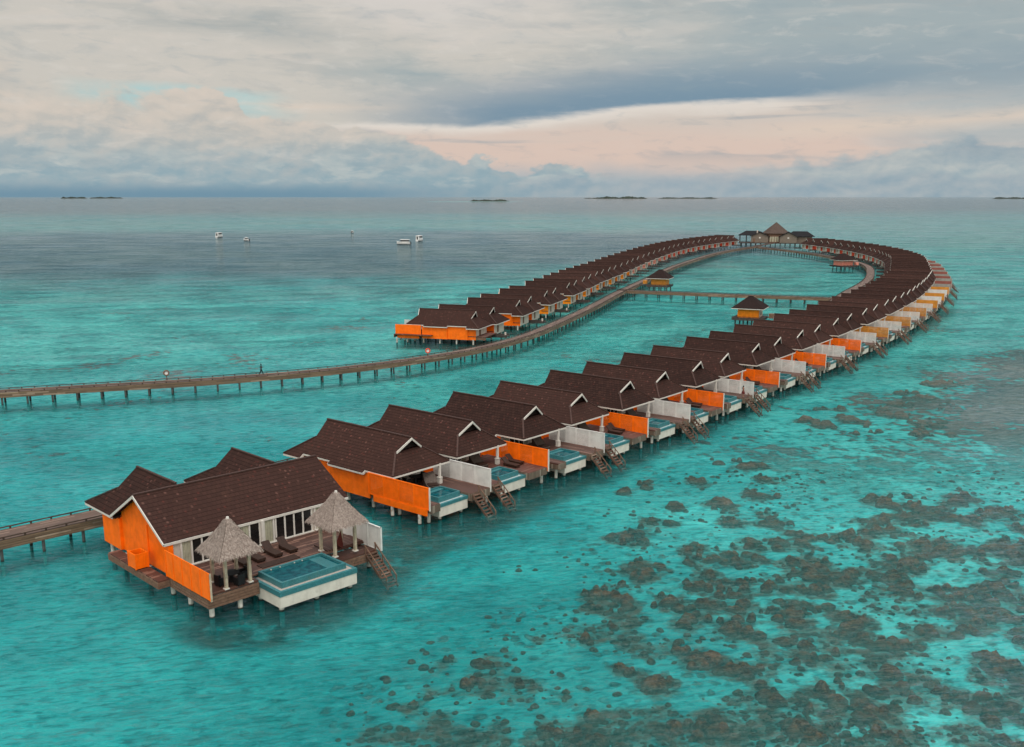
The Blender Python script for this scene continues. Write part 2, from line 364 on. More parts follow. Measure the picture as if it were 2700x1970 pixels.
# ------------------------------------------------------------------ the sea and its bed
def seabed_mat():
    m, nt, b = mat('reef_and_sand')
    geo = nt.nodes.new('ShaderNodeNewGeometry'); P = geo.outputs['Position']
    x, y, z = sep(nt, P)
    p = vec(nt, x, y, 0.0)
    big = noise(nt, p, .012, 5, .55); mid = noise(nt, p, .06, 6, .6); fine = noise(nt, p, .5, 7, .68)
    # sand, the turquoise of the shallow water above put into its colour
    sand = mixc(nt, ss(.35, .66, mid), (.045, .50, .50), (.11, .72, .69))
    # deeper, greener pool to the near left
    lft = ss(26.0, -6.0, x - (y - 60.0) * .10 + (mid - .5) * 24.0) * ss(230.0, 110.0, y)
    sand = mixc(nt, lft * .9, sand, mixc(nt, ss(.35, .65, mid), (.002, .285, .30), (.010, .405, .405)))
    # lagoon inside the ring and out to the left
    lag = ss(105.0, 190.0, y + (mid - .5) * 40)
    sand = mixc(nt, lag * .85, sand, mixc(nt, ss(.35, .65, big + (mid - .5) * .5), (.045, .40, .385), (.12, .52, .47)))
    # rippled, rubble-strewn bottom
    rip = noise(nt, vec(nt, x * .8 + mid * 3.0, y * .8, 1.0), 1.0, 6, .7)
    sand = mixc(nt, ss(.50, .64, fine) * .62, sand, mixc(nt, lft, (.014, .30, .30), (.0, .23, .24)))
    sand = mixc(nt, ss(.54, .66, rip) * .5, sand, mixc(nt, lft, (.18, .80, .78), (.03, .52, .52)))
    # deep blue-grey hole beyond the jetty, left
    vast = noise(nt, p, .0032, 6, .62)
    deep = ss(270.0, 440.0, y + (big - .5) * 240 - (x + 60.0).max(0.0) * .9) * (1.0 - ss(800.0, 1040.0, y + (vast - .5) * 420))
    deep = deep * ss(190.0, 60.0, x - y * .08 + (big - .5) * 160)
    sand = mixc(nt, ss(260.0, 700.0, y + (vast - .5) * 300) * .75, sand, mixc(nt, ss(.40, .60, vast), (.13, .335, .325), (.25, .37, .315)))
    sand = mixc(nt, deep * .93, sand, mixc(nt, ss(.4, .6, big), (.085, .14, .175), (.15, .185, .195)))
    # open ocean behind the reef edge
    sand = mixc(nt, ss(950.0, 2600.0, y + (vast - .5) * 1500 - x * .25), sand, mixc(nt, ss(.4, .6, vast), (.125, .125, .135), (.185, .17, .165)))
    # coral field: right of a curved edge, thicker towards the near right
    x0 = (y - 50.0) * .36 - 7.0 + ((y - 50.0) * (y - 50.0)) * .0022
    d = x - x0
    fade = ss(430.0, 190.0, y) * ss(92.0, 135.0, y)
    dens = ss(-16.0, 22.0, d + (big - .5) * 44)
    c1 = noise(nt, p, .07, 5, .6)
    lump = noise(nt, p, .36, 5, .6)
    vo = voro(nt, vec(nt, x + (fine - .5) * 1.6, y + (lump - .5) * 2.6, 0.0), .80, 'F1'); vd = X(nt, vo.outputs['Distance'])
    cl = noise(nt, vec(nt, x * .035 + 4.0, y * .035, 2.0), 1.0, 6, .62, .6)
    s = c1 * .42 + cl * .62 + lump * .26 + (.62 - vd) * .17 + (fine - .5) * .20
    thr = .785 - dens * .165 - ss(105.0, 150.0, y) * .022
    cor = ss(thr, thr + .05, s) * fade
    halo = ss(thr - .09, thr + .01, s) * fade
    top = ss(.55, .10, vd)
    ccol = mixc(nt, (top * .55 + (fine - .5) * 2.6 + (rip - .5) * 1.8 + .12).clamp(), (.012, .011, .009), (.23, .14, .088))  # near-black lump edges paint in their shaded sides
    ccol = mixc(nt, ss(.50, .62, noise(nt, p, .18, 3, .5)) * .4, ccol, (.050, .060, .045))
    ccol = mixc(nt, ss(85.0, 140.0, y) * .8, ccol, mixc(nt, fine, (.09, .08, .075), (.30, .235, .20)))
    sand = mixc(nt, halo * .45, sand, (.015, .21, .20))
    # scattered small coral heads and rubble on the near sand
    v3 = voro(nt, vec(nt, x + (lump - .5) * 2, y + (fine - .5) * 2, 3.0), .9)
    sm = ss(.40, .16, X(nt, v3.outputs['Distance'])) * ss(.47, .60, c1 + dens * .14) * ss(-30.0, 6.0, d) * ss(135.0, 95.0, y)
    # brown-green rubble, darkened to paint in shade under the reef row and big villa
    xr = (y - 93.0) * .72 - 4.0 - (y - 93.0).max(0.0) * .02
    rubshade = bump_at(x, xr - .5 + ss(82.0, 68.0, y) * 4.0, 9.5) * ss(61.0, 67.0, y + x * .25 + 5.0) * ss(330.0, 200.0, y)
    rubshade_m = ss(.35, .48, c1 * .5 + lump * .5) * ss(.1, .6, rubshade) * .86
    sand = mixc(nt, rubshade_m, sand, mixc(nt, ss(.4, .62, fine), (.002, .022, .019), (.035, .042, .026)))
    an = nt.nodes.new('ShaderNodeAttribute'); an.attribute_name = 'weed'
    wd = X(nt, an.outputs['Fac'])
    wv = ss(.36, .76, wd * .74 + (fine - .5) * 1.3 + (rip - .5) * 1.0)
    sand = mixc(nt, wv * .62, sand, mixc(nt, (lump * .5 + (fine - .5) * 2.4 + .25).clamp(), (.012, .085, .075), (.15, .17, .11)))
    sand = mixc(nt, ss(.66, .98, wd * .8 + (fine - .5) * 1.7) * .75, sand, mixc(nt, rip, (.020, .018, .012), (.17, .105, .062)))
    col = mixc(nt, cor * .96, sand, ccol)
    col = mixc(nt, sm * .6 * (1.0 - cor), col, mixc(nt, lump, (.006, .09, .085), (.13, .19, .14)))
    nt.links.new(col, b.inputs['Base Color']); b.inputs['Roughness'].default_value = 1.0
    b.inputs['Specular IOR Level'].default_value = 0.0
    h = cor * (.35 + top * .5) + lump * cor * .6 + fine * .35 + sm * .3
    setbump(nt, b, h * ss(200.0, 90.0, y), 1.0, .8)
    return m
def water_mat():
    m = bpy.data.materials.new('sea_water'); m.use_nodes = True; nt = m.node_tree; nt.nodes.clear()
    out = nt.nodes.new('ShaderNodeOutputMaterial')
    geo = nt.nodes.new('ShaderNodeNewGeometry'); x, y, z = sep(nt, geo.outputs['Position'])
    ca, sa = math.cos(R(12)), math.sin(R(12))
    u = x * ca + y * sa; v = y * ca - x * sa
    warp = noise(nt, vec(nt, x * .05, y * .05, 0.0), 1.0, 3, .5) - .5
    w1 = noise(nt, vec(nt, u * .14, v * .36 + warp * 2.0, 0.0), 1.0, 3, .5, .3)
    w2 = noise(nt, vec(nt, u * .45 + warp * 3.0, v * 1.15, 5.0), 1.0, 5, .62, .6)
    w4 = noise(nt, vec(nt, x * 1.7, y * 3.4, 2.0), 1.0, 4, .6, .4)
    gust = ss(.36, .62, noise(nt, vec(nt, x * .022 + y * .006, y * .05, 9.0), 1.0, 4, .55))
    hf = ss(220.0, 900.0, y)
    h = w1 * .45 + w2 * .50 * (gust * .9 + .35) + w4 * .10 * (gust * .7 + .5)
    bp = nt.nodes.new('ShaderNodeBump'); bp.inputs['Distance'].default_value = 1.6; bp.inputs['Strength'].default_value = 1.0
    nt.links.new((h * (1.0 - hf * .55)).s, bp.inputs['Height'])
    fr = nt.nodes.new('ShaderNodeFresnel'); fr.inputs['IOR'].default_value = 1.33; nt.links.new(bp.outputs[0], fr.inputs['Normal'])
    gl = nt.nodes.new('ShaderNodeBsdfGlossy'); gl.inputs['Roughness'].default_value = .05; gl.inputs['Color'].default_value = (.9, .95, .97, 1)
    nt.links.new(bp.outputs[0], gl.inputs['Normal'])
    # the milky body of the water itself
    # wind-ruffle pattern, its wave shading put into the water's tint, ripple to squall size
    ch = noise(nt, vec(nt, u * .46 + warp * 2.0, v * 1.40, 6.0), 1.0, 8, .66, .6)
    ch2 = noise(nt, vec(nt, u * .05, v * .095, 8.0), 1.0, 9, .68, .4)
    chn = noise(nt, vec(nt, u * .85 + warp * 4.0, v * 2.5, 16.0), 1.0, 5, .62, .5)
    nearw = ss(190.0, 90.0, y)
    rufshade = (ss(.49, .60, ch) * (.85 - nearw * .50) + ss(.50, .62, chn) * nearw * .64 + ss(.48, .60, ch2) * (ss(80.0, 260.0, y) * .7 + .14)).clamp()
    slick = ss(.50, .40, ch) * (1.0 - nearw * .4) + ss(.47, .38, chn) * nearw * .9
    big = noise(nt, vec(nt, x * .02, y * .02, 4.0), 1.0, 4, .55)
    bodyc = mixc(nt, ss(.35, .65, big), (.002, .34, .36), (.015, .44, .45))
    far = ss(260.0, 380.0, y); ocean = ss(1100.0, 2400.0, y)
    deep = far * ss(1010.0, 830.0, y) * ss(190.0, 60.0, x - y * .08)
    bodyc = mixc(nt, ss(105.0, 200.0, y), bodyc, (.045, .34, .32))
    bodyc = mixc(nt, deep * .9, bodyc, (.10, .15, .18)); bodyc = mixc(nt, ocean, bodyc, (.15, .14, .142))
    df = nt.nodes.new('ShaderNodeBsdfDiffuse'); nt.links.new(bodyc, df.inputs['Color']); nt.links.new(bp.outputs[0], df.inputs['Normal'])
    tr = nt.nodes.new('ShaderNodeBsdfTransparent'); nt.links.new(mixc(nt, rufshade, (.97, 1.0, .99), (.27, .50, .52)), tr.inputs['Color'])
    m0 = nt.nodes.new('ShaderNodeMixShader'); m0.inputs[0].default_value = .09
    nt.links.new(tr.outputs[0], m0.inputs[1]); nt.links.new(df.outputs[0], m0.inputs[2])
    mx = nt.nodes.new('ShaderNodeMixShader')
    nt.links.new((X(nt, fr.outputs[0]) * (.60 + slick * .5 + hf * .22)).clamp().s, mx.inputs[0]); nt.links.new(m0.outputs[0], mx.inputs[1]); nt.links.new(gl.outputs[0], mx.inputs[2])
    nt.links.new(mx.outputs[0], out.inputs[0])
    return m

# ------------------------------------------------------------------ mesh builder
class MB:
    def __init__(s): s.v, s.f, s.uv = [], [], {}
    def quad(s, *pts, uv=None):
        i = len(s.v); s.v += [tuple(p) for p in pts]; s.f.append(tuple(range(i, i + len(pts))))
        if uv: s.uv[len(s.f) - 1] = uv
        return s
    def box(s, x0, x1, y0, y1, z0, z1):
        i = len(s.v)
        s.v += [(x0, y0, z0), (x1, y0, z0), (x1, y1, z0), (x0, y1, z0), (x0, y0, z1), (x1, y0, z1), (x1, y1, z1), (x0, y1, z1)]
        s.f += [tuple(i + k for k in q) for q in ((0, 3, 2, 1), (4, 5, 6, 7), (0, 1, 5, 4), (1, 2, 6, 5), (2, 3, 7, 6), (3, 0, 4, 7))]
        return s
    def beam(s, p, q, w, h=None, up=(0, 0, 1)):
        p, q = Vector(p), Vector(q); h = h or w; d = (q - p).normalized()
        a = d.cross(Vector(up))
        if a.length < 1e-4: a = d.cross(Vector((1, 0, 0)))
        a.normalize(); b = a.cross(d); a *= w / 2; b *= h / 2
        i = len(s.v)
        for c in (p, q): s.v += [tuple(c + k) for k in (-a - b, a - b, a + b, -a + b)]
        s.f += [tuple(i + k for k in f) for f in ((0, 1, 2, 3), (7, 6, 5, 4), (0, 4, 5, 1), (1, 5, 6, 2), (2, 6, 7, 3), (3, 7, 4, 0))]
        return s
    def tube(s, p, q, r0, r1=None, n=10):
        p, q = Vector(p), Vector(q); r1 = r0 if r1 is None else r1; d = (q - p).normalized()
        a = d.cross(Vector((0, 0, 1)))
        if a.length < 1e-4: a = Vector((1, 0, 0))
        a.normalize(); b = a.cross(d); i = len(s.v)
        for c, r in ((p, r0), (q, r1)):
            for k in range(n):
                t = 2 * math.pi * k / n; s.v.append(tuple(c + a * r * math.cos(t) + b * r * math.sin(t)))
        for k in range(n): s.f.append((i + k, i + (k + 1) % n, i + n + (k + 1) % n, i + n + k))
        s.f.append(tuple(i + n - 1 - k for k in range(n))); s.f.append(tuple(i + n + k for k in range(n)))
        return s
    def sheet(s, pts, t):
        """planar polygon given a thickness t straight down"""
        i = len(s.v); n = len(pts)
        s.v += [tuple(p) for p in pts] + [(p[0], p[1], p[2] - t) for p in pts]
        s.f.append(tuple(range(i, i + n))); s.f.append(tuple(i + n + k for k in reversed(range(n))))
        for k in range(n): s.f.append((i + k, i + n + k, i + n + (k + 1) % n, i + (k + 1) % n))
        return s
    def mesh(s, name, m):
        me = bpy.data.meshes.new(name); me.from_pydata(s.v, [], s.f)
        if s.uv:
            ul = me.uv_layers.new(name='UVMap')
            for p in me.polygons:
                c = s.uv.get(p.index)
                for k, li in enumerate(p.loop_indices): ul.data[li].uv = c[k] if c else (0, 0)
        bm = bmesh.new(); bm.from_mesh(me); bmesh.ops.recalc_face_normals(bm, faces=bm.faces); bm.to_mesh(me); bm.free()
        for k in (m if isinstance(m, (list, tuple)) else [m]): me.materials.append(k)
        return me
    def build(s, name, m, parent=None, loc=None, rz=0):
        o = bpy.data.objects.new(name, s.mesh(name, m)); C.objects.link(o)
        if parent: o.parent = parent
        if loc: o.location = loc
        if rz: o.rotation_euler.z = rz
        return o
def thing(name, label, cat, loc=(0, 0, 0), rz=0, group=None):
    o = bpy.data.objects.new(name, None); C.objects.link(o); o.empty_display_size = .2
    o.location = loc; o.rotation_euler = (0, 0, rz)
    return tag(o, label, cat, group)
def tag(o, label, cat, group=None):
    o['label'] = label; o['category'] = cat
    if group: o['group'] = group
    return o
KIDS = {}
def kids(o): return [c for c in KIDS.get(o.name, [])]
def index_kids():
    KIDS.clear()
    for o in bpy.data.objects:
        if o.parent: KIDS.setdefault(o.parent.name, []).append(o)
def copy_tree(o, parent=None):
    c = o.copy(); C.objects.link(c)
    if parent: c.parent = parent
    for ch in KIDS.get(o.name, []): copy_tree(ch, c)
    return c
def recolour(o, m, slot=0):
    o.material_slots[slot].link = 'OBJECT'; o.material_slots[slot].material = m

S = 70000
sea = MB().quad((-S, -200, 0), (S, -200, 0), (S, S, 0), (-S, S, 0)).build('sea_water', water_mat()); sea['kind'] = 'structure'
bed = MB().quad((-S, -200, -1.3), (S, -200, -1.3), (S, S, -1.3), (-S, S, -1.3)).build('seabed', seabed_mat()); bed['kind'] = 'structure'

# ------------------------------------------------------------------ coral heads on the reef
from mathutils import noise as mn
def coral_mat():
    m, nt, b = mat('brown_coral')
    geo = nt.nodes.new('ShaderNodeNewGeometry'); P = geo.outputs['Position']; x, y, z = sep(nt, P)
    n = noise(nt, P, 1.1, 7, .7); f = noise(nt, P, 4.5, 5, .7); g = noise(nt, P, .22, 4, .55)
    c = mixc(nt, ss(.34, .66, n), (.045, .023, .012), (.30, .128, .056))
    c = mixc(nt, ss(.52, .68, f) * .6, c, (.40, .225, .125))
    c = mixc(nt, ss(.52, .36, f) * .6, c, (.012, .009, .006))
    c = mixc(nt, ss(.50, .64, g) * .55, c, mixc(nt, n, (.018, .026, .020), (.075, .085, .052)))
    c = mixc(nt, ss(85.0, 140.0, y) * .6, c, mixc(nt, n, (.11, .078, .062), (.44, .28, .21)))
    c = mixc(nt, ss(-.75 + (n - .5) * .8, -1.25 + (n - .5) * .8, z) * .75, c, mixc(nt, f, (.010, .105, .098), (.05, .20, .17)))     # water tint painted on, teal deepening towards the feet
    nt.links.new(c, b.inputs['Base Color']); b.inputs['Roughness'].default_value = 1.0; b.inputs['Specular IOR Level'].default_value = 0.0
    setbump(nt, b, f, .25, 1.0)
    return m
def ground(px, py, h=-1.0):
    c, s_ = math.cos(math.atan((CY - HOR) / F_PX)), math.sin(math.atan((CY - HOR) / F_PX))
    u = -(py - CY) / F_PX; r = (px - 1350) / F_PX
    t = (h - CAM_H) / (-s_ + u * c); return (r * t, (c + u * s_) * t)
REEF = {(1400, 1300, 1.7415): """450,175,115,45 610,185,35,14 590,125,60,14 485,288,40,25 520,360,95,45 370,480,130,60 430,440,80,30 660,280,90,45 800,260,120,40 980,290,110,45 1130,240,200,35 1050,135,160,28 850,45,60,16 970,60,60,12 1110,80,60,18 1230,320,130,50 1330,360,160,40 1480,370,150,45 750,380,140,50 900,430,150,40 1060,410,120,40 1290,410,110,40 1400,180,200,35 1550,230,70,30 1640,130,120,50 1800,90,120,50 1700,30,170,28 1950,20,120,20 2000,100,140,35 2170,90,80,40 1700,320,120,45 1850,250,180,50 2020,260,150,50 2170,230,100,40 2170,365,80,35 1750,400,160,60 1950,470,160,45 2130,440,130,40 1900,540,150,35 2150,540,120,50 700,570,80,35 600,500,120,40 780,510,90,35 860,540,100,40 950,560,70,30 1000,520,90,30 1150,520,130,40 1220,570,100,40 1400,560,140,60 1500,620,170,60 1620,690,150,55 1850,620,90,50 2030,690,80,35 2000,600,100,35 240,665,45,30 180,660,30,18 230,580,20,20 380,600,40,15 700,700,50,30 800,740,110,65 920,620,60,40 1040,640,60,25 1100,740,35,28 1180,670,50,15 1260,690,22,16 1370,740,55,22 1240,750,70,22 450,790,70,30 560,780,50,28 640,825,40,22 570,875,75,40 910,810,50,35 1010,805,55,28 860,850,60,40 870,895,40,25 1050,880,40,20 1110,935,65,35 1330,900,60,30 1450,840,70,60 1540,880,80,50 1650,810,40,25 1700,860,60,30 1390,940,70,35 1500,960,80,50 890,950,35,20 840,1005,42,32 730,1060,120,60 850,1075,60,28 620,1090,90,30 1200,1040,70,45 1320,1000,70,40 1240,1090,60,40 1420,1060,60,25 1560,1080,40,35 1600,1010,70,40 1650,940,40,40 1780,930,50,30 1830,860,40,20 1900,900,40,40 1980,960,90,60 2100,900,80,70 2200,820,80,60 2160,760,100,40 2010,1040,60,40 2100,1060,90,70 1700,1110,70,30 1850,1130,70,35 2200,1000,80,60 2230,1120,60,60 110,1100,50,45 250,1110,70,40 340,1140,70,35 300,1020,40,20 140,990,35,25 60,1060,30,20 1350,1120,60,30 1000,1100,40,20 2280,300,90,50 2300,480,90,60 2300,650,90,60 2310,930,70,80 2330,160,90,40""",
 (700, 1400, 2.83): "1620,990,50,35 1450,1010,30,20 1860,1120,60,35 1080,1300,45,25 1170,1470,60,20 1560,1120,110,25 1360,930,40,20",
 (1700, 750, 2.6635): "1110,940,50,18 1260,980,60,30 1430,940,70,25 1550,970,90,20 1750,910,100,25 1900,780,120,30 1650,870,60,20 1980,960,150,30 2000,1040,150,25 1600,1020,60,20 1900,1010,80,20 1300,870,110,13 2100,700,120,25 2150,860,90,30 1800,840,80,15 1450,1030,60,15",
 (1250, 950, 2.83): "1270,920,90,30 1100,970,40,15 1620,900,90,22 1700,900,40,18 1880,740,110,28 2050,780,150,26 2110,870,100,30 1790,1050,50,18 1880,1070,60,26 2010,1090,60,20 2100,990,60,28 2230,995,40,15 1150,1240,170,38 1380,1200,80,22 2000,1190,160,28 2200,1220,120,36 1500,1080,40,13"}
BLOBS = []
def coral_heads():
    rnd = random.Random(11); b = MB(); NR = 11
    def dome(x, y, r, h):
        BLOBS.append((x, y, r))
        i = len(b.v); ph = rnd.uniform(0, 6.28); sx = rnd.uniform(.75, 1.3); ang = rnd.uniform(0, 3.14); ca, sa = math.cos(ang), math.sin(ang)
        w0 = [rnd.uniform(.5, 1.4) for _ in range(NR)]; wob = [(w0[k] * 2 + w0[k - 1] + w0[(k + 1) % NR]) / 4 for k in range(NR)]
        for rr, hh in ((1.0, -.15), (.93, .35), (.66, .78), (.32, .97)):
            for k in range(NR):
                t = ph + 2 * math.pi * k / NR; q = rr * wob[k] * rnd.uniform(.88, 1.12) * r
                lx, ly = q * math.cos(t) * sx, q * math.sin(t)
                b.v.append((x + lx * ca - ly * sa, y + lx * sa + ly * ca, -1.3 + hh * h * rnd.uniform(.70, 1.15)))
        b.v.append((x, y, -1.3 + h))
        for j in range(3):
            for k in range(NR): b.f.append((i + j * NR + k, i + j * NR + (k + 1) % NR, i + (j + 1) * NR + (k + 1) % NR, i + (j + 1) * NR + k))
        for k in range(NR): b.f.append((i + 3 * NR + k, i + 3 * NR + (k + 1) % NR, i + 4 * NR))
    for (ox, oy, sc_), txt in REEF.items():
        for e_ in txt.split():
            cx, cy, rx, ry = map(float, e_.split(','))
            px, py, rx, ry = ox + cx / sc_, oy + cy / sc_, rx / sc_, ry / sc_
            X0, Y0 = ground(px, py); rxw = abs(ground(px + rx, py)[0] - X0); ryw = abs(ground(px, py - ry)[1] - ground(px, py + ry)[1]) / 2
            n = int(rxw * ryw * math.pi * (3.0 if Y0 < 95 else 1.7)) + 3
            for _ in range(min(n, 320)):
                q = math.sqrt(rnd.random()) * 1.08; t = rnd.uniform(0, 6.283)
                x, y = X0 + rxw * q * math.cos(t), Y0 + ryw * q * math.sin(t)
                f = mn.fractal(Vector((x * .32, y * .32, 3.0)), .8, 2.0, 4)
                if f < -.10 + .32 * max(0, q - .55): continue
                r = rnd.choice((.2, .26, .32, .4, .5, .7)) * (1.25 - .5 * q) * (1.0 if Y0 < 95 else 1.35)
                dome(x, y, r, min(1.12, r * rnd.uniform(.8, 1.5) if r < .5 else r * rnd.uniform(.45, .9)))
    for _ in range(5200):                    # small loose heads and rubble between the patches
        px = rnd.uniform(850, 2760); py = rnd.uniform(1230, 2010); x, y = ground(px, py)
        x0 = (y - 50) * .36 - 12 + (y - 50) ** 2 * .0022
        if x < x0 + rnd.uniform(-2, 10): continue
        if mn.fractal(Vector((x * .09, y * .09, 9.0)), .9, 2.0, 4) < rnd.uniform(-.25, .35): continue
        r = rnd.choice((.10, .14, .18, .24, .32)); dome(x, y, r, r * rnd.uniform(.5, .9))
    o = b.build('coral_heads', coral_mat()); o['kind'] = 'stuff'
    for p in o.data.polygons: p.use_smooth = True
coral_heads()
# the reef flat round the heads, its weed cover kept per vertex
gx0, gx1, gy0, gy1, gs = -36.0, 104.0, 44.0, 216.0, .5
nx_, ny_ = int((gx1 - gx0) / gs) + 1, int((gy1 - gy0) / gs) + 1
cov = [0.0] * (nx_ * ny_)
for x, y, r in BLOBS:
    R_ = r + 1.0 + .5 * r; i0, i1 = int((x - R_ - gx0) / gs), int((x + R_ - gx0) / gs) + 1; j0, j1 = int((y - R_ - gy0) / gs), int((y + R_ - gy0) / gs) + 1
    for j in range(max(0, j0), min(ny_, j1 + 1)):
        for i in range(max(0, i0), min(nx_, i1 + 1)):
            d_ = math.hypot(gx0 + i * gs - x, gy0 + j * gs - y)
            if d_ < R_: cov[j * nx_ + i] += min(1, r * 1.6) * (1 - d_ / R_) * .8
me = bpy.data.meshes.new('reef_flat')
me.from_pydata([(gx0 + i * gs, gy0 + j * gs, -1.288) for j in range(ny_) for i in range(nx_)], [], [(j * nx_ + i, j * nx_ + i + 1, (j + 1) * nx_ + i + 1, (j + 1) * nx_ + i) for j in range(ny_ - 1) for i in range(nx_ - 1)])
at_ = me.attributes.new('weed', 'FLOAT', 'POINT'); at_.data.foreach_set('value', [min(1.0, c) for c in cov])
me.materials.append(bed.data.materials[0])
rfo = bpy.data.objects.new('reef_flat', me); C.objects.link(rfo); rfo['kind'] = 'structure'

# ------------------------------------------------------------------ villas (local frame: +x out to sea, origin under the seaward gable tip)
RZ, PT = 6.9, .744
def zr(y): return RZ - PT * abs(y)
def roof_outline(s):
    """eave outline of one slope, side s = +1 / -1, from seaward corner inwards"""
    pts = [(1.4, 3.9), (-2.55, 3.9), (-2.55, 4.2), (-7.85, 4.2), (-7.85, 3.85), (-12.1, 3.85), (-12.1, 4.35), (-14.9, 4.35)]
    return [(x, s * y, zr(y)) for x, y in pts]
def villa_roof(parent):
    r = MB(); fa = MB(); rc = MB()
    for s in (-1, 1):
        o = roof_outline(s)
        r.sheet([(-12.77, 0, RZ), (0, 0, RZ), (-.5, s * 1.7, zr(1.7))] + o + [(-12.3, s * 2.0, zr(2.0))], .12)
        for p, q in zip(o, o[1:]):
            jog = abs(p[0] - q[0]) < .01
            h = .26 if jog else .17
            fa.beam((p[0], p[1] - s * .02, p[2] - .16), (q[0], q[1] - s * .02, q[2] - .16), .06, h)
        rc.beam((-.5, s * 1.7, zr(1.7) + .05), (1.4, s * 3.9, zr(3.9) + .05), .18, .07)
        rc.beam((-12.3, s * 2, zr(2) + .05), (-14.9, s * 4.35, zr(4.35) + .05), .18, .07)
    r.sheet([(-.5, -1.7, zr(1.7)), (-.5, 1.7, zr(1.7)), (1.4, 3.9, zr(3.9)), (1.4, -3.9, zr(3.9))], .12)
    r.sheet([(-12.3, -2, zr(2)), (-12.3, 2, zr(2)), (-14.9, 4.35, zr(4.35)), (-14.9, -4.35, zr(4.35))], .12)
    fa.beam((1.4, -3.9, zr(3.9) - .16), (1.4, 3.9, zr(3.9) - .16), .06, .17)
    fa.beam((-14.9, -4.35, zr(4.35) - .16), (-14.9, 4.35, zr(4.35) - .16), .06, .17)
    rc.beam((-12.77, 0, RZ + .03), (0, 0, RZ + .03), .22, .10)
    ro = r.build('roof', M['roof'], parent)
    rc.build('ridge_cap', M['ridge'], ro); fa.build('fascia', M['white'], ro)
    for x0, yy in ((-.85, 1.7), (-12.1, 2.0)):
        v = MB().quad((x0, -yy, zr(yy) - .02), (x0, yy, zr(yy) - .02), (x0, 0, RZ - .08)); v.build('gable_vent', M['vent'], ro)
    for s in (-1, 1):
        MB().beam((.05, -s * .06, RZ - .10), (-.44, s * 1.84, zr(1.84) - .08), .10, .19).build('barge_board', M['white'], ro)
        MB().beam((-12.76, -s * .06, RZ - .24), (-12.30, s * 2.05, zr(2.05) - .24), .08, .22).build('barge_board', M['white'], ro)
    return ro
def screen(name, y, segs, m, parent, lod, post=False, frame=None):
    s = MB()
    for x0, x1, k, z0, z1 in segs:
        if lod:
            s.box(x0, x1, y - .04, y + .04, z0, z1); s.box(x0, x0 + .10, y - .06, y + .06, z0 - .03, z1 + .02); continue
        for xx in (x0, x1 - .09): s.box(xx, xx + .09, y - .05, y + .05, z0, z1)
        for zz in (z0, z1 - .09): s.box(x0 + .09, x1 - .09, y - .05, y + .05, zz, zz + .09)
        a, b, c, d = x0 + .09, x1 - .09, z0 + .09, z1 - .09
        if k == 'v':
            n = int((b - a) / .105)
            for i in range(n):
                xx = a + (b - a) * (i + .12) / n; s.box(xx, xx + (b - a) / n * .70, y - .02, y + .02, c, d)
        else:
            n = int((d - c) / .10)
            for i in range(n):
                zz = c + (d - c) * (i + .08) / n; s.box(a, b, y - .02, y + .02, zz, zz + (d - c) / n * .68)
    o = s.build(name, m, parent)
    if post:
        x1 = segs[-1][1]
        MB().box(x1 + .005, x1 + .10, y - .07, y + .07, segs[-1][3] - .05, segs[-1][4] + .03).build('end_post', M['white'], o)
    return o
def stairs(y0, y1, parent, xs=6.25, z0=1.9, rails=(1,), steps=9, run=2.35, drop=2.3):
    st = MB()
    for y in (y0, y1): st.beam((xs - .05, y, z0 - .15), (xs + run, y, z0 - drop - .15), .07, .24)
    for i in range(steps):
        t = (i + .6) / steps
        st.box(xs + run * t - .15, xs + run * t + .15, y0 + .04, y1 - .04, z0 - drop * t - .05, z0 - drop * t)
    o = st.build('staircase', M['stair'], parent)
    h = MB()
    for k in rails:
        y = y1 if k else y0
        h.beam((xs - .1, y, z0 + .62), (xs + run * .94, y, z0 - drop * .94 + .62), .07, .08)
        for t in (0.0, .33, .66, .93): h.beam((xs + run * t, y, z0 - drop * t - .2), (xs + run * t, y, z0 - drop * t + .62), .08)
    h.build('handrail', M['rail'], o)
    return o
def villa_pool(parent, lod):
    p = MB().box(2.15, 5.8, -2.2, 1.75, .45, 1.38).build('pool', M['render'], parent)
    rim = MB()
    for a in ((2.1, 5.85, -2.25, -1.99), (2.1, 5.85, 1.54, 1.80), (5.59, 5.85, -1.99, 1.54)): rim.box(*a, 1.383, 1.68)
    rim.build('rim_band', M['tile'], p)
    MB().box(2.12, 5.59, -1.99, 1.54, 1.383, 1.63).build('pebble_ledge', M['ledge'], p)
    t = MB()
    for a in ((2.6, 5.25, -1.7, -1.56), (2.6, 5.25, 1.16, 1.3), (5.11, 5.25, -1.56, 1.16), (2.6, 2.80, -1.56, 1.16)): t.box(*a, 1.632, 2.16)
    t.build('tank', M['tile'], p)
    MB().box(2.8, 5.11, -1.56, 1.16, 1.632, 1.98).build('water', M['pwater'], p)
    if not lod: MB().box(2.8, 3.25, -1.5, 1.1, 1.9, 2.02).build('step', M['tile'], p)
    return p
def pile(x, y, r=.16, top=1.2, m=None, parent=None, bottom=-1.35):
    MB().tube((x, y, bottom), (x, y, top), r, n=9).build('pile', m or M['pile'], parent)
